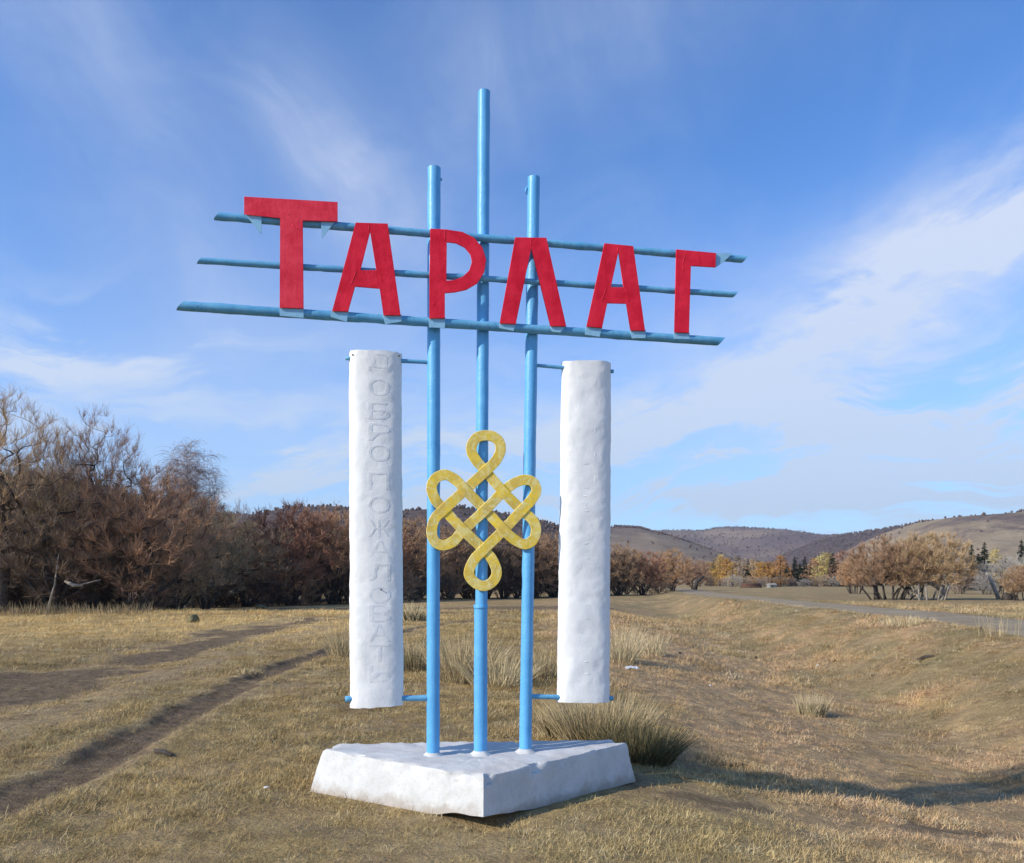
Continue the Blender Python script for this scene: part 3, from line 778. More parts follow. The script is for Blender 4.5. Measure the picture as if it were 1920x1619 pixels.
def knot():
    zk = lambda x, y: (780 + .22241 * x, 780 + .22241 * y)
    A_, B_, C_, D_, E_, F_, G_, H_, K_ = (588, 466), (415, 625), (735, 640), (585, 793), (236, 790), (400, 965), (740, 962), (572, 1128), (893, 797)
    seq = [(E_, 1), (B_, -1), (A_, 1), (668, 385), (712, 300), (705, 225), (655, 178), (590, 165), (522, 180), (475, 235), (470, 305), (515, 385), (A_, -1), (C_, 1), (K_, -1), (975, 868), (1012, 945), (995, 1035), (925, 1083), (840, 1050), (G_, 1), (D_, -1), (B_, 1),
           (335, 540), (245, 497), (165, 530), (132, 605), (162, 705), (E_, -1), (F_, 1), (H_, -1), (645, 1215), (681, 1320), (645, 1400), (568, 1435), (490, 1400), (447, 1325), (490, 1215), (H_, 1), (G_, -1), (K_, 1),
           (972, 712), (1015, 632), (990, 562), (925, 540), (835, 565), (C_, -1), (D_, 1), (F_, -1), (320, 1055), (232, 1092), (160, 1060), (133, 975), (160, 868)]
    pts = []
    for q in seq:
        if isinstance(q[0], tuple): pts.append((zk(*q[0]), q[1] * 1.0))
        else: pts.append((zk(*q), 0.0))
    off = .062; ctrl = [Vector((*sp(p[0], p[1], off), w * .0042)) for p, w in pts]; n = len(ctrl)
    cen = []
    for i in range(n):     # closed Catmull-Rom
        p0, p1_, p2_, p3_ = ctrl[i - 1], ctrl[i], ctrl[(i + 1) % n], ctrl[(i + 2) % n]
        for k in range(6):
            t = k / 6; cen.append(.5 * ((2 * p1_) + (p2_ - p0) * t + (2 * p0 - 5 * p1_ + 4 * p2_ - p3_) * t * t + (3 * p1_ - p0 - 3 * p2_ + p3_) * t ** 3))
    b = Buf(); m = len(cen); w = .0395
    for i, c in enumerate(cen):
        d = cen[(i + 1) % m] - cen[i - 1]; d = Vector((d.x, d.y)).normalized(); pn = Vector((-d.y, d.x))
        ww = w * (1 + .05 * mnoise.noise(Vector((i * .3, 0, 0))))
        for sx, dz in ((-1, 0), (-.93, .0028), (.93, .0028), (1, 0), (1, -.0034), (-1, -.0034)):
            b.v.append(P3(c.x + pn.x * ww * sx, c.y + pn.y * ww * sx, off + c.z + dz))
    for i in range(m):
        i2 = (i + 1) % m
        for k in range(6): b.f.append((i * 6 + k, i * 6 + (k + 1) % 6, i2 * 6 + (k + 1) % 6, i2 * 6 + k))
    me = b.mesh('knot_emblem'); bmx = bmesh.new(); bmx.from_mesh(me); bmesh.ops.recalc_face_normals(bmx, faces=bmx.faces); bmx.to_mesh(me); bmx.free()
    o = spart(me, 'knot_emblem', M_YEL)
    for px, py in ((905, 1020), (902, 1100), (812, 950), (993, 950)):
        a = pp(px, py, .045); bb = Buf(); bb.tube([a, a + N * .016], [.012, .012], 8); spart(bb, 'weld_spot', M_BLUE, o)
knot()

# ------------------------------------------------------------------ trees
rnd = random.Random(5)
def perp(d):
    a = rnd.uniform(0, 2 * math.pi); u = d.orthogonal().normalized(); return (u * math.cos(a) + d.cross(u) * math.sin(a))
def env_tree(h, rx, zc, rz, stems, ntgt, ntw, tw, up=.5, base=.25, single=False, wr=.012, sub=2, drop=0.0, minz=.12, trunk_r=None, shell=.45, lob=.28):
    """grow limbs to points spread through a lobed crown, then set sprays of fine twigs on them"""
    tb, cb = Buf(), Buf(); sd_ = rnd.random() * 90
    pos = []; par = []
    if single:
        p = Vector((0, 0, -.15)); pos.append(p); par.append(-1); k = 7
        for i in range(k):
            p = p + Vector((rnd.gauss(0, .03), rnd.gauss(0, .03), 1)) * (h * .62 / k); pos.append(p); par.append(len(pos) - 2)
    else:
        for i in range(stems):
            a = 2 * math.pi * (i + rnd.uniform(-.35, .35)) / stems; t = R(rnd.uniform(6, 30)); p = Vector((math.cos(a) * base * rnd.uniform(.3, 1), math.sin(a) * base * rnd.uniform(.3, 1), -.12))
            d = Vector((math.cos(a) * math.sin(t), math.sin(a) * math.sin(t), math.cos(t))); pos.append(p); par.append(-1)
            for j in range(3):
                d = (d + perp(d) * .12 + Vector((math.cos(a), math.sin(a), 0)) * .06).normalized(); p = p + d * h * .085; pos.append(p); par.append(len(pos) - 2)
    tg = []
    while len(tg) < ntgt:
        v = Vector((rnd.gauss(0, 1), rnd.gauss(0, 1), rnd.gauss(0, 1))).normalized(); r = rnd.random() ** shell
        lobe = 1 + lob * mnoise.noise(v * 2.1 + Vector((sd_, 0, 0))) * 1.6
        q = Vector((v.x * rx * r * lobe, v.y * rx * r * lobe, zc * h + v.z * rz * r * lobe))
        if q.z > minz * h: tg.append(q)
    ref = Vector((0, 0, 0)); tg.sort(key=lambda q: q.length); leafs = []
    arr = np.array([tuple(p) for p in pos])
    for q in tg:
        d = arr - np.array(tuple(q)); dist = np.sqrt((d ** 2).sum(1)); pen = np.maximum(arr[:, 2] - q.z, 0) * 1.6
        hd = np.hypot(arr[:, 0], arr[:, 1]) - math.hypot(q.x, q.y); cost = dist + pen + np.maximum(hd, 0) * .8
        n = int(np.argmin(cost)); P0 = pos[n]; L = (q - P0).length; k = max(2, min(5, int(L / (.06 * h)) + 1)); prev = n; new = []
        pd = (P0 - pos[par[n]]).normalized() if par[n] >= 0 else ZU
        for i in range(1, k + 1):
            t = i / k; m_ = P0.lerp(q, t) + pd * L * .3 * t * (1 - t) + Vector((rnd.gauss(0, .022), rnd.gauss(0, .022), rnd.gauss(0, .015))) * L
            pos.append(m_); par.append(prev); prev = len(pos) - 1; new.append(tuple(m_))
        arr = np.vstack([arr, new]); leafs.append(prev)
    cnt = [0] * len(pos)
    for l in leafs:
        i = l
        while i >= 0: cnt[i] += 1; i = par[i]
    tr = trunk_r or .020 * h; mx = max(cnt); rad = [max(.008, tr * (c / mx) ** .62) for c in cnt]
    if not single:
        for i in range(min(len(rad), stems * 4)): rad[i] = max(rad[i], tr * .42)
    kids = {}
    for i, p in enumerate(par): kids.setdefault(p, []).append(i)
    st = [(i, None) for i in kids[-1]]
    while st:        # chains
        i, pr = st.pop(); chain = ([pr] if pr is not None else []) + [i]
        while True:
            ks = kids.get(chain[-1], [])
            if not ks: break
            ks = sorted(ks, key=lambda q: -cnt[q]); chain.append(ks[0])
            for q in ks[1:]: st.append((q, chain[-2]))
        rr = [min(rad[c], rad[chain[min(1, len(chain) - 1)]] * 1.1) for c in chain]; big = rr[0]
        (tb if big > tr * .17 else cb).tube([pos[c] for c in chain], rr, 8 if big > tr * .5 else 5 if big > tr * .17 else 3, cap=False)
    core = Vector((0, 0, zc * h * .45))
    for l in leafs:
        i = l; hops = 0; here = [pos[l]]
        while par[i] >= 0 and hops < 2: i = par[i]; here.append(pos[i]); hops += 1
        ax = (here[0] - here[1]).normalized()
        for j in range(ntw):
            f = rnd.random() * 1.15; p = here[0].lerp(here[1], min(f, 1)); o_ = (p - core).normalized()
            d = (ax * .35 + o_ * .6 + ZU * up + perp(o_) * rnd.uniform(.2, 1.15)).normalized(); L = tw * rnd.uniform(.4, 1.15); pts = [p]
            for k in range(3):
                d = (d + perp(d) * .10 - ZU * drop + ZU * .05 * (up > 0)).normalized(); pts.append(pts[-1] + d * L / 3)
            cb.ribbon(pts, wr, perp(d))
            for k in range(sub):
                t = rnd.uniform(.15, .85) * 3; a_ = int(t); p2 = pts[a_].lerp(pts[a_ + 1], t - a_); d2 = (d + perp(d) * rnd.uniform(.35, .7) - ZU * drop).normalized(); L2 = L * rnd.uniform(.3, .55)
                cb.ribbon([p2, p2 + d2 * L2 * .5 - ZU * drop * L2 * .2, p2 + d2 * L2 - ZU * drop * L2 * .6], wr * .8, perp(d2))
    zs = sorted(v.z for v in cb.v); k = h / zs[int(len(zs) * .994)]
    for b in (tb, cb): b.v = [v * k for v in b.v]
    return tb.mesh('tree_trunk'), cb.mesh('tree_crown')
V = {}
V['tall'] = [env_tree(11, 3.3, .60, 3.9, 1, 520, 13, .75, up=.55, single=True, wr=.013, trunk_r=.27, minz=.2, lob=.14, shell=.36) for _ in range(2)]
V['willow'] = [env_tree(7, 2.9, .50, 3.0, 7, 420, 16, .60, up=.4, wr=.018, minz=.10, trunk_r=.15, lob=.16, shell=.4) for _ in range(3)]
V['willowfar'] = [env_tree(7, 2.9, .50, 3.0, 7, 380, 16, .62, up=.4, wr=.028, minz=.10, trunk_r=.15, lob=.16, shell=.4) for _ in range(3)]
V['thicket'] = [env_tree(4, 2.0, .42, 1.7, 9, 170, 12, .6, up=.35, base=.6, wr=.016, minz=.04, trunk_r=.07) for _ in range(2)]
V['umbrella'] = [env_tree(5.2, 3.0, .54, 2.4, 16, 620, 19, .55, up=.7, base=1.5, wr=.022, minz=.22, trunk_r=.17, lob=.10, shell=.42) for _ in range(2)]
V['birch'] = [env_tree(11.5, 2.2, .64, 3.9, 1, 400, 13, 1.2, up=-.1, single=True, wr=.018, drop=.30, minz=.25, trunk_r=.2, lob=.18)]
def larch(h, wf, n=46):
    tb, cb = Buf(), Buf(); tb.tube([Vector((0, 0, -.1)), Vector((0, 0, h * .5)), Vector((0, 0, h))], [.02 * h, .012 * h, .002 * h], 6)
    for i in range(n):
        f = .08 + .92 * (i + rnd.random()) / n; z = h * f; L = h * wf * (1 - f) ** .55 * min(1, (f + .12) * 2.2) * rnd.uniform(.75, 1.15) + .1
        a = rnd.uniform(0, 6.28); d = Vector((math.cos(a), math.sin(a), .25)); p = Vector((0, 0, z)); q = p + d * L
        cb.tube([p, q], [.03, .01], 3, cap=False)
        for _ in range(26):
            t = rnd.uniform(.25, 1.05); c = p + d * L * t + Vector((rnd.gauss(0, .10), rnd.gauss(0, .10), rnd.gauss(0, .11))) * h * .30
            e = Vector((rnd.uniform(-1, 1), rnd.uniform(-1, 1), rnd.uniform(-.6, 1))).normalized() * rnd.uniform(.18, .42)
            cb.ribbon([c, c + e * .5 + perp(e.normalized()) * .04, c + e], .2, perp(e.normalized()))
    return tb.mesh('tree_trunk'), cb.mesh('tree_crown')
def spruce(h, wf):
    tb, cb = Buf(), Buf(); tb.tube([Vector((0, 0, -.1)), Vector((0, 0, h * .95))], [.02 * h, .004 * h], 6)
    nl = 26
    for i in range(nl):
        f = .06 + .92 * i / nl; z = h * f; L = h * wf * (1 - f) ** .85 + .12
        for k in range(11):
            a = rnd.uniform(0, 6.28); d = Vector((math.cos(a), math.sin(a), -.28)); p = Vector((0, 0, z + rnd.uniform(-.15, .15))); l = L * rnd.uniform(.65, 1.15)
            sd_ = Vector((-d.y, d.x, .1)).normalized(); w = l * .34 + .1
            b = len(cb.v); cb.v += [p, p + d * l * .55 + sd_ * w * .5, p + d * l, p + d * l * .55 - sd_ * w * .5, p + d * l * .5 - ZU * w * .6]
            cb.f += [(b, b + 1, b + 2, b + 3), (b, b + 4, b + 2)]
    cb.v += [Vector((0, 0, h)), Vector((.08, 0, h * .93)), Vector((-.08, 0, h * .93)), Vector((0, .08, h * .93))]; b = len(cb.v) - 4
    cb.f += [(b, b + 1, b + 2), (b, b + 3, b + 1), (b, b + 2, b + 3)]
    return tb.mesh('tree_trunk'), cb.mesh('tree_crown')
V['larch'] = [larch(11, .30, 56), larch(9, .42, 56), larch(12, .24, 56)]
V['spruce'] = [spruce(11, .16), spruce(8, .2)]
HEI = dict(willowfar=7, tall=11, willow=7, thicket=4, umbrella=5.2, birch=11.5, larch=10.5, spruce=10)
_cache = {}
def tree(kind, var, px, Y, top, mat, label, cat='tree', group=None, wide=1.0, rz=None, name=None, bark=None, zoff=0.0):
    """px, top: where the trunk foot and the crown top lie in the photograph, Y: metres away"""
    if kind == 'willow' and Y > 62: kind = 'willowfar'
    x = (px - 960) / FPX * Y; z = hz(x, Y) + zoff; h = EYE + (HOR - top) / FPX * Y - z; k = h / HEI[kind]
    nm = name or dict(tall='bare_tree', willow='willow', willowfar='willow', thicket='shrub', umbrella='willow', birch='birch', larch='larch', spruce='spruce')[kind]
    e = empty(nm, (x, Y, z), rnd.uniform(0, 6.28) if rz is None else rz, label, cat, group)
    e.scale = (k * wide, k * wide, k)
    tm, cm = V[kind][var % len(V[kind])]
    bark = bark or (M_BIRCH if kind == 'birch' else M_BARK)
    for part, me, m in (('trunk', tm, bark), ('crown', cm, mat)):
        key = (me.name, m.name)
        if key not in _cache:
            q = me.copy(); q.name = part + '_mesh'; q.materials.clear(); q.materials.append(m)
            if part == 'trunk': q.shade_smooth()
            _cache[key] = q
        o = bpy.data.objects.new(part, _cache[key]); C.objects.link(o); o.parent = e
    return e

G1 = 'bare trees of the thicket on the left'
tree('tall', 0, 5, 41, 735, M_TW_TAN, 'tallest bare tree at the left edge with a thick dark trunk', group=G1, wide=1.05, rz=.4)
tree('tall', 1, 180, 44, 780, M_TW_TAN, 'tall bare tree with a rounded tan crown, second from the left edge', group=G1, wide=.92, rz=2.2)
tree('tall', 1, 95, 52, 815, M_TW_GREY, 'slim grey bare tree between the two tallest ones on the left', group=G1, wide=.6, rz=4)
tree('willow', 0, 100, 41.5, 880, M_TW_OLI, 'olive brown bushy willow beneath the two tallest trees', group=G1, wide=1.0)
tree('willow', 1, 262, 43, 882, M_TW_RUS, 'wide russet willow below the left of the weeping birch', group=G1, wide=1.05)
tree('birch', 0, 350, 60, 836, M_TW_BIR, 'weeping birch with silvery hanging twigs rising above the willows', group=G1, wide=1.0)
tree('willow', 2, 385, 54, 945, M_TW_OLI, 'brown willow in front of the weeping birch foot', group=G1)
tree('willow', 0, 310, 50, 905, M_TW_RUS, 'russet willow left of the weeping birch', group=G1)
tree('willow', 1, 462, 60, 978, M_TW_OLI, 'low dark brown willow right of the weeping birch, under the small sapling', group=G1, wide=1.3)
tree('tall', 0, 452, 92, 943, M_TW_BIR, 'small spindly sapling poking up against the sky above the low dark willow', group=G1, wide=.5)
tree('willow', 2, 545, 63, 946, M_TW_ORA, 'orange brown willow with a domed top, second left of the white pillar', group=G1, wide=1.0)
tree('willow', 0, 625, 66, 955, M_TW_ORA, 'orange brown willow just left of the left white pillar', group=G1)
for i, (px, Y, top, m, lb) in enumerate(((60, 46, 930, M_TW_GREY, 'grey brown thicket willow behind the leftmost trunk'), (150, 47, 905, M_TW_TAN, 'tan willow in the thicket below the rounded tan crown'),
        (210, 45, 960, M_TW_OLI, 'olive willow low in the thicket, left of the wide russet willow'), (330, 46, 990, M_TW_RUS, 'short russet willow at the thicket edge where the dark field begins'),
        (-60, 42, 850, M_TW_GREY, 'grey willow cut off by the left edge'), (420, 66, 975, M_TW_RUS, 'russet willow right of the birch, behind the brown one'),
        (505, 72, 985, M_TW_OLI, 'dark willow between the low dark willow and the domed orange one'), (585, 74, 970, M_TW_RUS, 'russet willow between the two orange brown ones'))):
    tree('willow', i, px, Y, top, m, lb, group=G1, wide=1.15)
G2 = 'willows seen between the poles and pillars'
for i, (px, Y, top, m, lb) in enumerate(((690, 72, 975, M_TW_ORA, 'orange brown willow mostly hidden by the left pillar'), (775, 76, 975, M_TW_RUS, 'russet willow in the gap right of the left pillar'),
        (835, 80, 990, M_TW_TAN, 'tan brown willow behind the left side of the yellow knot'), (885, 84, 998, M_TW_OLI, 'olive brown willow behind the middle of the yellow knot'),
        (945, 84, 1005, M_TW_OLI, 'dark willow between the middle and right poles'), (1000, 86, 1000, M_TW_TAN, 'tan willow behind the right pole'), (1040, 90, 1005, M_TW_RUS, 'russet willow just left of the right pillar'))):
    tree('willow', i, px, Y, top, m, lb, group=G2, wide=1.15)
G3 = 'willows right of the right pillar'
for i, (px, Y, top, m, lb) in enumerate(((1095, 92, 1010, M_TW_RUS, 'willow hidden mostly behind the right pillar'), (1160, 92, 1022, M_TW_TAN, 'tan willow touching the right edge of the right pillar'),
        (1205, 94, 1036, M_TW_ORA, 'orange brown willow, second to the right of the right pillar'), (1262, 104, 1031, M_TW_ORA, 'orange willow with a rounded top and a bare dark trunk, before the spur hill'),
        (1235, 112, 1040, M_TW_RUS, 'russet willow behind the two orange ones'), (1300, 135, 1052, M_TW_TAN, 'small tan willow at the right end of the row near the pillar'))):
    tree('willow', i + 1, px, Y, top, m, lb, group=G3, wide=1.2)
# the wood behind, several rows deep
G4 = 'bare willows deep in the wood behind'
r4 = random.Random(3)
for i in range(52):
    f = i / 51; px = -260 + 1440 * f + r4.uniform(-15, 15)
    Y = (50 + 42 * max(0, f - .1) + r4.uniform(4, 16)); tp = np.interp(px, [-300, 0, 200, 330, 420, 480, 640, 800, 1000, 1200], [860, 880, 900, 935, 985, 998, 985, 1000, 1015, 1040]) + r4.uniform(-6, 24)
    tree('willow', i, px, Y, tp, (M_TW_SHADE, M_TW_RUS, M_TW_OLI, M_TW_SHADE)[i % 4], 'bare brown willow standing deep in the wood among others', group=G4, wide=1.2)
G5 = 'undergrowth shrubs along the foot of the wood'
for i in range(46):
    f = i / 45; px = -150 + 1400 * f + r4.uniform(-12, 12); Y = np.interp(px, [-150, 280, 300, 640, 900, 1250], [42, 44, 52, 62, 80, 100]) + r4.uniform(-.5, 6)
    tree('thicket', i, px, Y, np.interp(px, [-150, 300, 640, 1250], [1030, 1060, 1072, 1085]) + r4.uniform(-14, 10), (M_TW_SHADE, M_TW_SHADE, M_TW_RUS)[i % 3],
         'low dark leafless shrub at the foot of the wood', 'shrub', G5, wide=1.25)
G6 = 'spreading willows beyond the road'
tree('umbrella', 0, 1668, 62, 1010, M_TW_TORA, 'broad willow beyond the road with a cluster of dark stems, left of its pair', group=G6, wide=1.15, rz=0)
tree('umbrella', 1, 1742, 61, 1001, M_TW_TORA, 'broad willow beyond the road on pale separate trunks, right of its pair', group=G6, wide=1.1, rz=1, bark=M_BARKL)
tree('umbrella', 1, 1918, 58, 1060, M_TW_TORA, 'willow cut by the right edge, with a forked dark trunk', group=G6, wide=1.0)
tree('umbrella', 0, 1600, 95, 1048, M_TW_ORA, 'smaller orange brown willow behind the left of the broad pair', group=G6, wide=.8)
tree('thicket', 0, 1800, 92, 1062, M_TW_GREY, 'grey scrubby bush right of the broad willows', 'shrub')
tree('thicket', 1, 1878, 96, 1048, M_TW_SIL, 'silvery grey bush on the slope near the right edge', 'shrub', wide=1.3)
tree('thicket', 0, 1850, 88, 1072, M_TW_SIL, 'pale low bush beside the leaning dead trunk', 'shrub')
tree('thicket', 1, 1905, 110, 1040, M_TW_SIL, 'pale bush highest on the slope at the right edge', 'shrub')
for i, (px, Y, top, lb) in enumerate(((1822, 130, 1026, 'dark spruce, left one of the cluster right of the broad willows'), (1834, 128, 1018, 'tallest dark spruce of the cluster right of the broad willows'), (1846, 132, 1022, 'dark spruce, right one of the cluster right of the broad willows'),
        (1884, 190, 1026, 'small dark spruce on the slope near the right edge'), (1915, 170, 1018, 'dark spruce at the right edge'))):
    tree('spruce', i, px, Y, top, M_SPRUCE, lb, group='dark spruces on the right', wide=1.5)
tree('larch', 0, 1866, 150, 1035, M_LARCH2, 'olive yellow larch right of the dark spruce cluster', wide=1.2)
# far tree line across the valley
G7 = 'tree line across the far end of the valley'
line = [(1312, 1058, 'larch', 2, M_TW_TAN), (1326, 1056, 'larch', 0, M_TW_TAN), (1338, 1052, 'spruce', 0, M_TW_OLI), (1350, 1050, 'larch', 2, M_LARCH), (1362, 1051, 'larch', 0, M_LARCH), (1374, 1049, 'larch', 1, M_LARCH),
        (1386, 1052, 'larch', 2, M_TW_OLI), (1394, 1055, 'larch', 2, M_TW_GREY), (1403, 1051, 'spruce', 0, M_SPRUCE), (1413, 1056, 'larch', 2, M_TW_TAN), (1426, 1049, 'larch', 1, M_LARCH), (1440, 1048, 'larch', 1, M_LARCH),
        (1452, 1058, 'spruce', 1, M_SPRUCE), (1463, 1046, 'larch', 0, M_LARCH), (1476, 1056, 'spruce', 0, M_SPRUCE), (1490, 1047, 'spruce', 0, M_SPRUCE), (1500, 1043, 'spruce', 1, M_SPRUCE), (1509, 1046, 'spruce', 0, M_SPRUCE), (1520, 1041, 'spruce', 1, M_SPRUCE),
        (1532, 1043, 'larch', 1, M_TW_ORA), (1546, 1042, 'larch', 0, M_LARCH2), (1556, 1046, 'larch', 2, M_LARCH2), (1562, 1040, 'spruce', 0, M_SPRUCE), (1570, 1036, 'spruce', 1, M_SPRUCE), (1580, 1038, 'larch', 0, M_TW_ORA), (1594, 1040, 'larch', 1, M_TW_TAN), (1610, 1044, 'larch', 0, M_TW_ORA)]
kindword = {'M': ''}
nm_ = {M_LARCH.name: 'golden larch', M_LARCH2.name: 'pale yellow larch', M_SPRUCE.name: 'dark spruce', M_TW_TAN.name: 'tan leafless tree', M_TW_OLI.name: 'olive brown tree', M_TW_GREY.name: 'grey leafless tree', M_TW_ORA.name: 'orange brown tree'}
seen = {}
tot = {}
for l in line: tot[nm_[l[4].name]] = tot.get(nm_[l[4].name], 0) + 1
ORD = ['first', 'second', 'third', 'fourth', 'fifth', 'sixth', 'seventh', 'eighth', 'ninth', 'tenth']
for i, (px, top, kind, var, m) in enumerate(line):
    w = nm_[m.name]; k = seen.get(w, 0); seen[w] = k + 1
    lb = f'{w} in the far tree line, {ORD[k]} {w} from the left there' if tot[w] > 1 else f'{w}, the only such one in the far tree line'
    tree(kind, var, px, 235 + (i * 37 % 40), top, m, lb, group=G7, wide=1.75 if kind == 'larch' else 1.6)
r5 = random.Random(9)
for i in range(46):
    px = 1290 + 640 * i / 45 + r5.uniform(-5, 5)
    tree('larch', i, px, 300 + r5.uniform(0, 60), 1058 + r5.uniform(-5, 10), (M_TW_ORA, M_TW_TAN, M_LARCH, M_LARCH, M_TW_OLI)[i % 5], 'small far tree in the back row of the valley tree line', group='back row of the far tree line', wide=2.3)
for i in range(16):
    px = 1310 + 320 * i / 15 + r5.uniform(-8, 8)
    tree('thicket', i, px, 225 + r5.uniform(0, 25), 1082 + r5.uniform(-4, 3), (M_TW_SIL, M_TW_OLI, M_TW_GREY)[i % 3], 'low grey bush at the foot of the far tree line', 'shrub', 'bushes under the far tree line', wide=1.4)

# dead wood, clods, litter
def limb_thing(name, pts, rad, mat, label, cat, twigs=(), part='trunk'):
    base = pts[0]; e = empty(name, base, 0, label, cat)
    b = Buf(); b.tube([p - base for p in pts], rad, 9); b.obj(part, mat, e, True)
    for tw in twigs:
        b = Buf(); b.tube([p - base for p in tw], [rad[-1] * (1 - .6 * i / (len(tw) - 1)) for i in range(len(tw))], 6); b.obj('branch', mat, e, True)
    return e
def gp(px, Y, dz=0): x = (px - 960) / FPX * Y; return Vector((x, Y, hz(x, Y) + dz))
q = gp(1874, 62); limb_thing('dead_tree', [q - ZU * .1, q + Vector((-.5, .1, 1.2)), q + Vector((-1.0, .2, 2.3))], [.16, .12, .09], M_BARKL, 'pale leaning dead trunk near the right edge', 'dead tree',
    [[q + Vector((-1.0, .2, 2.2)), q + Vector((-1.6, .2, 2.5)), q + Vector((-1.9, .3, 2.3))], [q + Vector((-.95, .2, 2.1)), q + Vector((-.9, .2, 3.0))]])
q = gp(1888, 60); limb_thing('tree_stump', [q - ZU * .1, q + ZU * .25, q + Vector((.05, 0, .5))], [.42, .36, .25], M_BARK, 'dark stump on the grass beside the leaning dead trunk', 'stump', [[q + Vector((0, 0, .3)), q + Vector((.8, 0, .25))]])
q = gp(1303, 118); limb_thing('snag', [q - ZU * .1, q + Vector((.3, 0, 1.3)), q + Vector((1.3, 0, 2.0))], [.3, .32, .2], M_BARK, 'short dark leaning snag right of the orange willow', 'snag', [[q + Vector((.4, 0, 1.4)), q + Vector((.2, 0, 2.1))]])
q = gp(155, 40.2, 1.35); limb_thing('fallen_branch', [q, q + Vector((-.45, 0, .02)), q + Vector((-.9, 0, .22))], [.05, .11, .05], M_BARKL, 'pale broken limb hanging in the dark thicket foot on the left', 'branch', [[q + Vector((-.3, 0, 0)), q + Vector((.2, 0, .12)), q + Vector((.9, 0, .3))]])
for px0, px1, y0, y1, lb in ((88, 60, 1130, 1040, 'thin pale dead branch leaning in the thicket by the leftmost trunk'),):
    a = gp(px0, 39.8); c = world_at(px1 + 50, y1, 39.8); limb_thing('leaning_branch', [a, a.lerp(c, .5) + Vector((.1, 0, 0)), c], [.05, .04, .02], M_BARKL, lb, 'branch', part='stem')

def hit(px, py):
    Y = np.linspace(3.5, 120, 24000); X = (px - 960) / FPX * Y; Z = EYE - (py - HOR) / FPX * Y
    i = int(np.argmax(Z < height(X, Y))); return float(Y[i])
def clod(px, py, size, mat, name, label, cat, flat=.6, group=None):
    Y = hit(px, py)
    bm = bmesh.new(); bmesh.ops.create_icosphere(bm, subdivisions=3, radius=size)
    sd_ = rnd.random() * 50
    for v in bm.verts:
        nn = mnoise.fractal(v.co / size * 1.3 + Vector((sd_, 0, 0)), .8, 2, 3); v.co *= 1 + .45 * nn; v.co.z *= flat
    me = bpy.data.meshes.new(name); bm.to_mesh(me); bm.free()
    o = link(name, me, mat, None, True); o.location = ((px - 960) / FPX * Y, Y, hz((px - 960) / FPX * Y, Y) + size * flat * .35)
    return tag(o, label, cat, group)
M_CLOD = plain('dung_brown', (.03, .022, .016), (.07, .05, .035), 40)
M_STONE = plain('pale_stone', (.45, .43, .40), (.62, .60, .56), 25)
M_LITTER = plain('white_plastic', (.50, .53, .56), (.62, .65, .68), 25, .4)
clod(1418, 1236, .075, M_CLOD, 'dung_clod', 'dark brown clod on the bare slope right of the sign', 'clod')
clod(1566, 1241, .06, M_CLOD, 'dung_clod', 'small reddish clod further right, left of the lying stick', 'clod')
clod(1637, 1267, .055, M_CLOD, 'dung_clod', 'dark clod in the ditch below the lying stick', 'clod')
clod(1274, 1226, .05, M_CLOD, 'dung_clod', 'little dark clod right of the far straw tuft', 'clod')
clod(1534, 1249, .05, M_STONE, 'pale_stone', 'pale stone lying between the clods on the right', 'stone')
clod(1332, 1287, .035, M_STONE, 'pale_stone', 'tiny pale stone above the straw tuft on the right', 'stone')
clod(500, 1478, .02, M_STONE, 'pale_stone', 'tiny white pebble left of the concrete base', 'stone')
clod(363, 1168, .22, M_OLBLADE, 'weed_clump', 'small dark weed clump on the bright straw meadow at left', 'weed', .9)
clod(490, 1143, .35, M_OLBLADE, 'weed_clump', 'dark weed clump at the edge of the dark field behind the meadow', 'weed', .6)
def litter():
    b = Buf(); n = 9; Y = 15.2; x = (1185 - 960) / FPX * Y; z0 = hz(x, Y)
    for j in range(n):
        for i in range(n):
            u, v = i / (n - 1) - .5, j / (n - 1) - .5; z = .05 * mnoise.noise(Vector((u * 6, v * 6, 2))) + .03 - .05 * (u * u + v * v)
            b.v.append(Vector((u * .26, v * .14, z)))
    for j in range(n - 1):
        for i in range(n - 1): b.f.append((j * n + i, j * n + i + 1, (j + 1) * n + i + 1, (j + 1) * n + i))
    me = b.mesh('plastic_bag'); bm = bmesh.new(); bm.from_mesh(me); bmesh.ops.solidify(bm, geom=bm.faces[:], thickness=.004); bm.to_mesh(me); bm.free()
    o = link('plastic_bag', me, M_LITTER); o.location = (x, Y, z0 + .03); tag(o, 'crumpled white plastic scrap on the ground right of the right pillar', 'litter')
litter()
def stick(px0, py0, px1, py1, r, label):
    pts = []
    for px, py in ((px0, py0), ((px0 + px1) / 2, (py0 + py1) / 2 - 2), (px1, py1)):
        Y = hit(px, py); x = (px - 960) / FPX * Y
        pts.append(Vector((x, Y, hz(x, Y) + r * .9)))
    base = pts[0].copy(); b = Buf(); b.tube([p - base for p in pts], [r, r * 1.2, r * .6], 7)
    o = b.obj('stick', M_BARK, None, True); o.location = base; tag(o, label, 'stick')
stick(1722, 1240, 1750, 1233, .035, 'dark stick lying on the bank at the right')
stick(1368, 1439, 1405, 1440, .018, 'dark stick half sunk in the shadowed track right of the base')
stick(290, 1412, 322, 1421, .022, 'short crooked stick just right of the rut on the left')

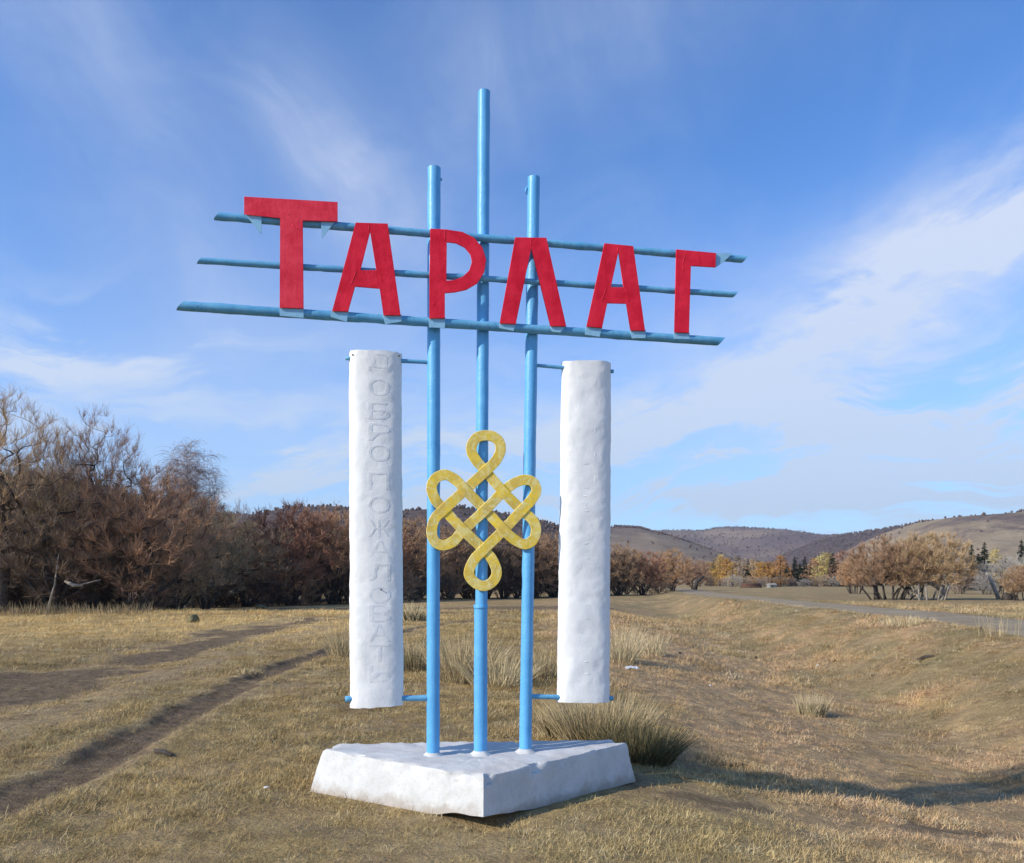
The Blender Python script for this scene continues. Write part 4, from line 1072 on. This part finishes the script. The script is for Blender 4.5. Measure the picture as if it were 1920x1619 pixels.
# log pile and a small pale hut far down the valley
def logs():
    base = gp(1408, 200); e = empty('log_pile', base, .1, 'low dark reddish log pile before the far tree line', 'log pile')
    lr = random.Random(2)
    for row in range(3):
        for k in range(5 - row):
            b = Buf(); y = (k - (4 - row) / 2) * .42; z = .2 + row * .36; L = 2.3 + lr.uniform(-.2, .2)
            b.tube([Vector((-L, y, z)), Vector((0, y + .02, z + .02)), Vector((L, y, z))], [.21, .2, .18], 9); b.obj('log', M_LOG, e, True)
M_LOG = plain('log_bark', (.09, .045, .03), (.17, .09, .06), 3)
logs()
def hut():
    base = gp(1447, 205); e = empty('hut', base - ZU * .3, .3, 'tiny pale hut with a low roof before the golden larches in the far tree line', 'hut')
    b = Buf(); b.box(Vector((0, 0, .6)), Vector((1.3, 0, 0)), Vector((0, .9, 0)), Vector((0, 0, .65))); b.obj('wall', M_TABH, e)
    b = Buf(); b.v = [Vector(p) for p in ((-1.5, -1.1, 1.27), (1.5, -1.1, 1.27), (1.5, 1.1, 1.27), (-1.5, 1.1, 1.27), (-1.5, 0, 1.9), (1.5, 0, 1.9))]
    b.f = [(0, 1, 5, 4), (2, 3, 4, 5), (0, 4, 3), (1, 2, 5), (0, 3, 2, 1)]; b.obj('roof', M_BARKL, e)
    b = Buf(); b.box(Vector((-.3, -.92, .5)), Vector((.35, 0, 0)), Vector((0, .03, 0)), Vector((0, 0, .5))); b.obj('door', M_BARK, e)
M_TABH = plain('pale_board', (.20, .22, .21), (.28, .30, .29), 3)
hut()
_h = [o for o in C.objects if o.name == 'hut'][0]; _h.scale = (.75, .75, .75)

# ------------------------------------------------------------------ tufts of tall grass
def tuft(px, py, h, rad, n, mat, label, w=.006, lean=.35, mats=None, core=None):
    Y = hit(px, py); x = (px - 960) / FPX * Y
    e = empty('grass_tuft', (x, Y, hz(x, Y)), 0, label, 'grass tuft')
    def blades(n, h, rad, mat, nm, w):
        b = Buf()
        for i in range(n):
            a = rnd.uniform(0, 6.28); r = rad * math.sqrt(rnd.random()); p = Vector((math.cos(a) * r, math.sin(a) * r, -.02))
            out = Vector((math.cos(a), math.sin(a), 0)) * (r / rad) * lean + Vector((rnd.gauss(0, .13), rnd.gauss(0, .13), 0))
            L = h * rnd.uniform(.45, 1.08); d = (ZU + out).normalized(); pts = [p]
            for k in range(4): d = (d + out * .16 - ZU * .03).normalized(); pts.append(pts[-1] + d * L / 4)
            b.ribbon(pts, w * rnd.uniform(.7, 1.3), perp(d))
        b.obj(nm, mat, e)
    blades(n, h, rad, mat, 'blades', w)
    if core: blades(int(n * .9), h * .62, rad * .9, core, 'green_base', w * 1.2)
    return e
tuft(1128, 1400, .60, .38, 1900, M_STRAW, 'big olive grass tuft behind the right end of the concrete base', core=M_OLBLADE, lean=.4)
tuft(1198, 1425, .44, .30, 1300, M_OLBLADE, 'dark green grass tuft at the right corner of the base', core=M_OLBLADE, lean=.55)
tuft(1060, 1380, .40, .24, 700, M_STRAW, 'straw tuft behind the base between right pole and right pillar', core=M_OLBLADE)
tuft(1523, 1340, .42, .24, 520, M_STRAW2, 'pale straw tuft standing alone in the field right of the sign', lean=.16, core=M_OLBLADE)
tuft(868, 1275, .85, .48, 900, M_STRAW, 'tall straw tuft between the left and middle poles', lean=.4, w=.008)
tuft(935, 1285, .62, .42, 600, M_STRAW2, 'tangled straw tuft between the middle and right poles', lean=.6, w=.008)
tuft(780, 1255, .7, .36, 500, M_STRAW, 'straw tuft just right of the left pillar', w=.008, core=M_OLBLADE)
tuft(648, 1230, .8, .35, 420, M_STRAW, 'straw tuft peeping out left of the left pillar', w=.009)
tuft(1018, 1270, .6, .3, 350, M_STRAW, 'straw tuft between right pole and right pillar, further back', w=.009)
tuft(1158, 1240, .85, .4, 460, M_STRAW2, 'straw tuft at the right edge of the right pillar', w=.009)
tuft(1225, 1228, .62, .28, 260, M_STRAW2, 'far straw tuft on the bare slope right of the right pillar', w=.010, lean=.25)
tuft(1872, 1192, .70, .42, 60, M_STRAW, 'tall thin straw stalks on the bank at the right edge', w=.007, lean=.1)
tuft(775, 1165, .9, .5, 240, M_STRAW2, 'small distant tuft in the gap right of the left pillar', w=.02, core=M_OLBLADE)
for i, (px, py) in enumerate(((20, 1152), (60, 1152), (105, 1152), (150, 1151), (195, 1152), (240, 1151))):
    tuft(px + rnd.uniform(-12, 12), py, rnd.uniform(.45, .8), 1.2, 130, M_STRAWD, f'fringe of tall dry grass at the wood edge, {ORD[i]} clump from the left edge', w=.022, lean=.15)
tuft(1700, 1172, .3, .6, 200, M_STRAW2, 'low straw clump on the near road edge at right', w=.014)
tuft(1290, 1160, .35, .5, 200, M_STRAW, 'low tuft on the far lip of the bank before the orange willow', w=.02)

# ------------------------------------------------------------------ short dry grass
def short_grass():
    m, g, bs = material('dry_grass', .85, .15)
    p = geo_pos(g); c = ground_colour(g, p)
    rndn = g.n('ShaderNodeObjectInfo').outputs['Random']
    f = g.noise(p, 45, 3, .6)
    c = g.mix(g.m('MULTIPLY', g.ramp(f, .46, .58), .85), c, g.mix(1.0, c, (1.62, 1.60, 1.62), 'MULTIPLY'))
    c = g.mix(g.m('MULTIPLY', g.ramp(rndn, .60, .85), .55), c, g.mix(1.0, c, (.52, .55, .50), 'MULTIPLY'))
    c = g.mix(g.m('MULTIPLY', g.ramp(rndn, .22, .0), .45), c, (.88, .76, .47))
    g.put(bs.inputs['Base Color'], c)
    bs.inputs['Subsurface Weight'].default_value = 0.0
    coll = bpy.data.collections.new('grass_clumps')
    gr = random.Random(21)
    for k in range(7):
        b = Buf(); n = 60
        for i in range(n):
            a = gr.uniform(0, 6.28); r = .10 * math.sqrt(gr.random()); q = Vector((math.cos(a) * r, math.sin(a) * r, -.004))
            a2 = gr.uniform(0, 6.28); lie = gr.uniform(.25, 2.2); d = Vector((math.cos(a2) * lie, math.sin(a2) * lie, 1)).normalized(); L = gr.uniform(.02, .062); pts = [q]
            for j in range(3): d = (d + Vector((gr.gauss(0, .25), gr.gauss(0, .25), -.18))).normalized(); pts.append(pts[-1] + d * L / 3)
            sd_ = d.cross(ZU); sd_ = sd_.normalized() if sd_.length > .01 else Vector((1, 0, 0))
            b.ribbon(pts, gr.uniform(.0017, .0034), sd_)
        me = b.mesh('grass_clump'); me.materials.append(m); o = bpy.data.objects.new('grass_clump', me); coll.objects.link(o)
    nr = np.random.default_rng(4)
    P = []; SC = []
    for y0, y1, dens, sc in ((3.4, 7, 210, 1.0), (7, 11, 130, 1.2), (11, 18, 60, 1.6), (18, 30, 24, 2.4), (30, 48, 8, 3.6)):
        hw = .74 * y1; n = int(dens * (y1 - y0) * 2 * hw)
        x = nr.uniform(-hw, hw, n); y = nr.uniform(y0, y1, n); keep = np.abs(x) < .70 * y + .6
        x, y = x[keep], y[keep]; dm = dirt_shade_mask(x, y); pat = fbm(x * 1.3 + 40, y * 1.3, 3)
        s_ = np.interp(y, RY, RX) - x - 2.5
        keep = (nr.random(len(x)) > dm * 1.25) & (nr.random(len(x)) < .80 + .9 * pat) & ~((s_ < .25) & (s_ > -4.1))
        # keep clear of the concrete base
        def inside(x, y):
            r = np.ones(len(x), bool); pl_ = [(-.19, 5.33), (.98, 6.45), (.85, 6.66), (-1.46, 6.46), (-1.52, 6.16)]
            for i in range(5):
                (ax, ay), (bx, by) = pl_[i], pl_[(i + 1) % 5]; r &= ((bx - ax) * (y - ay) - (by - ay) * (x - ax)) > -.005
            return r
        keep &= ~inside(x, y) & (np.hypot((x + .17) / 1.2, y - 5.33) > .13)
        x, y = x[keep], y[keep]
        P.append(np.stack([x, y, height(x, y)], 1)); SC.append(sc * nr.uniform(.6, 1.35, len(x)) * (1 + .8 * np.clip(fbm(x * .8, y * .8 + 9, 2), -.4, .6)))
    P = np.concatenate(P); SC = np.concatenate(SC)
    me = bpy.data.meshes.new('short_grass'); me.vertices.add(len(P)); me.vertices.foreach_set('co', P.ravel()); me.update()
    a = me.attributes.new('sc', 'FLOAT', 'POINT'); a.data.foreach_set('value', SC)
    a = me.attributes.new('rz', 'FLOAT', 'POINT'); a.data.foreach_set('value', nr.uniform(0, 6.28, len(P)))
    o = link('short_grass', me, m); tag(o, 'short matted dry grass covering the ground around the sign', 'grass', kind='stuff')
    gt = bpy.data.node_groups.new('grass_scatter', 'GeometryNodeTree')
    gt.interface.new_socket('Geometry', in_out='INPUT', socket_type='NodeSocketGeometry'); gt.interface.new_socket('Geometry', in_out='OUTPUT', socket_type='NodeSocketGeometry')
    N_ = gt.nodes.new; L_ = gt.links.new
    gi, go = N_('NodeGroupInput'), N_('NodeGroupOutput'); ci = N_('GeometryNodeCollectionInfo'); ci.inputs['Collection'].default_value = coll
    ci.inputs['Separate Children'].default_value = True; ci.inputs['Reset Children'].default_value = True
    ip = N_('GeometryNodeInstanceOnPoints'); ip.inputs['Pick Instance'].default_value = True
    a1 = N_('GeometryNodeInputNamedAttribute'); a1.data_type = 'FLOAT'; a1.inputs['Name'].default_value = 'sc'
    a2 = N_('GeometryNodeInputNamedAttribute'); a2.data_type = 'FLOAT'; a2.inputs['Name'].default_value = 'rz'
    cx = N_('ShaderNodeCombineXYZ'); L_(a2.outputs[0], cx.inputs[2])
    L_(gi.outputs[0], ip.inputs['Points']); L_(ci.outputs[0], ip.inputs['Instance']); L_(cx.outputs[0], ip.inputs['Rotation']); L_(a1.outputs[0], ip.inputs['Scale'])
    L_(ip.outputs[0], go.inputs[0])
    md = o.modifiers.new('scatter', 'NODES'); md.node_group = gt
    print('grass clumps', len(P))
short_grass()
print('objects', len(bpy.data.objects), 'tris', sum(len(o.data.polygons) for o in bpy.data.objects if o.type == 'MESH'), 'unique', sum(len(m.polygons) for m in bpy.data.meshes))

# ------------------------------------------------------------------ air
def haze():
    b = Buf(); b.box(Vector((0, 1600, 150)), Vector((3000, 0, 0)), Vector((0, 1900, 0)), Vector((0, 0, 200)))
    m = bpy.data.materials.new('haze'); m.use_nodes = True; nt = m.node_tree; nt.nodes.clear()
    v = nt.nodes.new('ShaderNodeVolumePrincipled'); v.inputs['Color'].default_value = (.80, .88, 1, 1); v.inputs['Density'].default_value = .00012; v.inputs['Anisotropy'].default_value = .3
    o = nt.nodes.new('ShaderNodeOutputMaterial'); nt.links.new(v.outputs[0], o.inputs['Volume'])
    tag(b.obj('haze', m), 'thin blue air softening the distant hills', 'haze', kind='stuff')
haze()
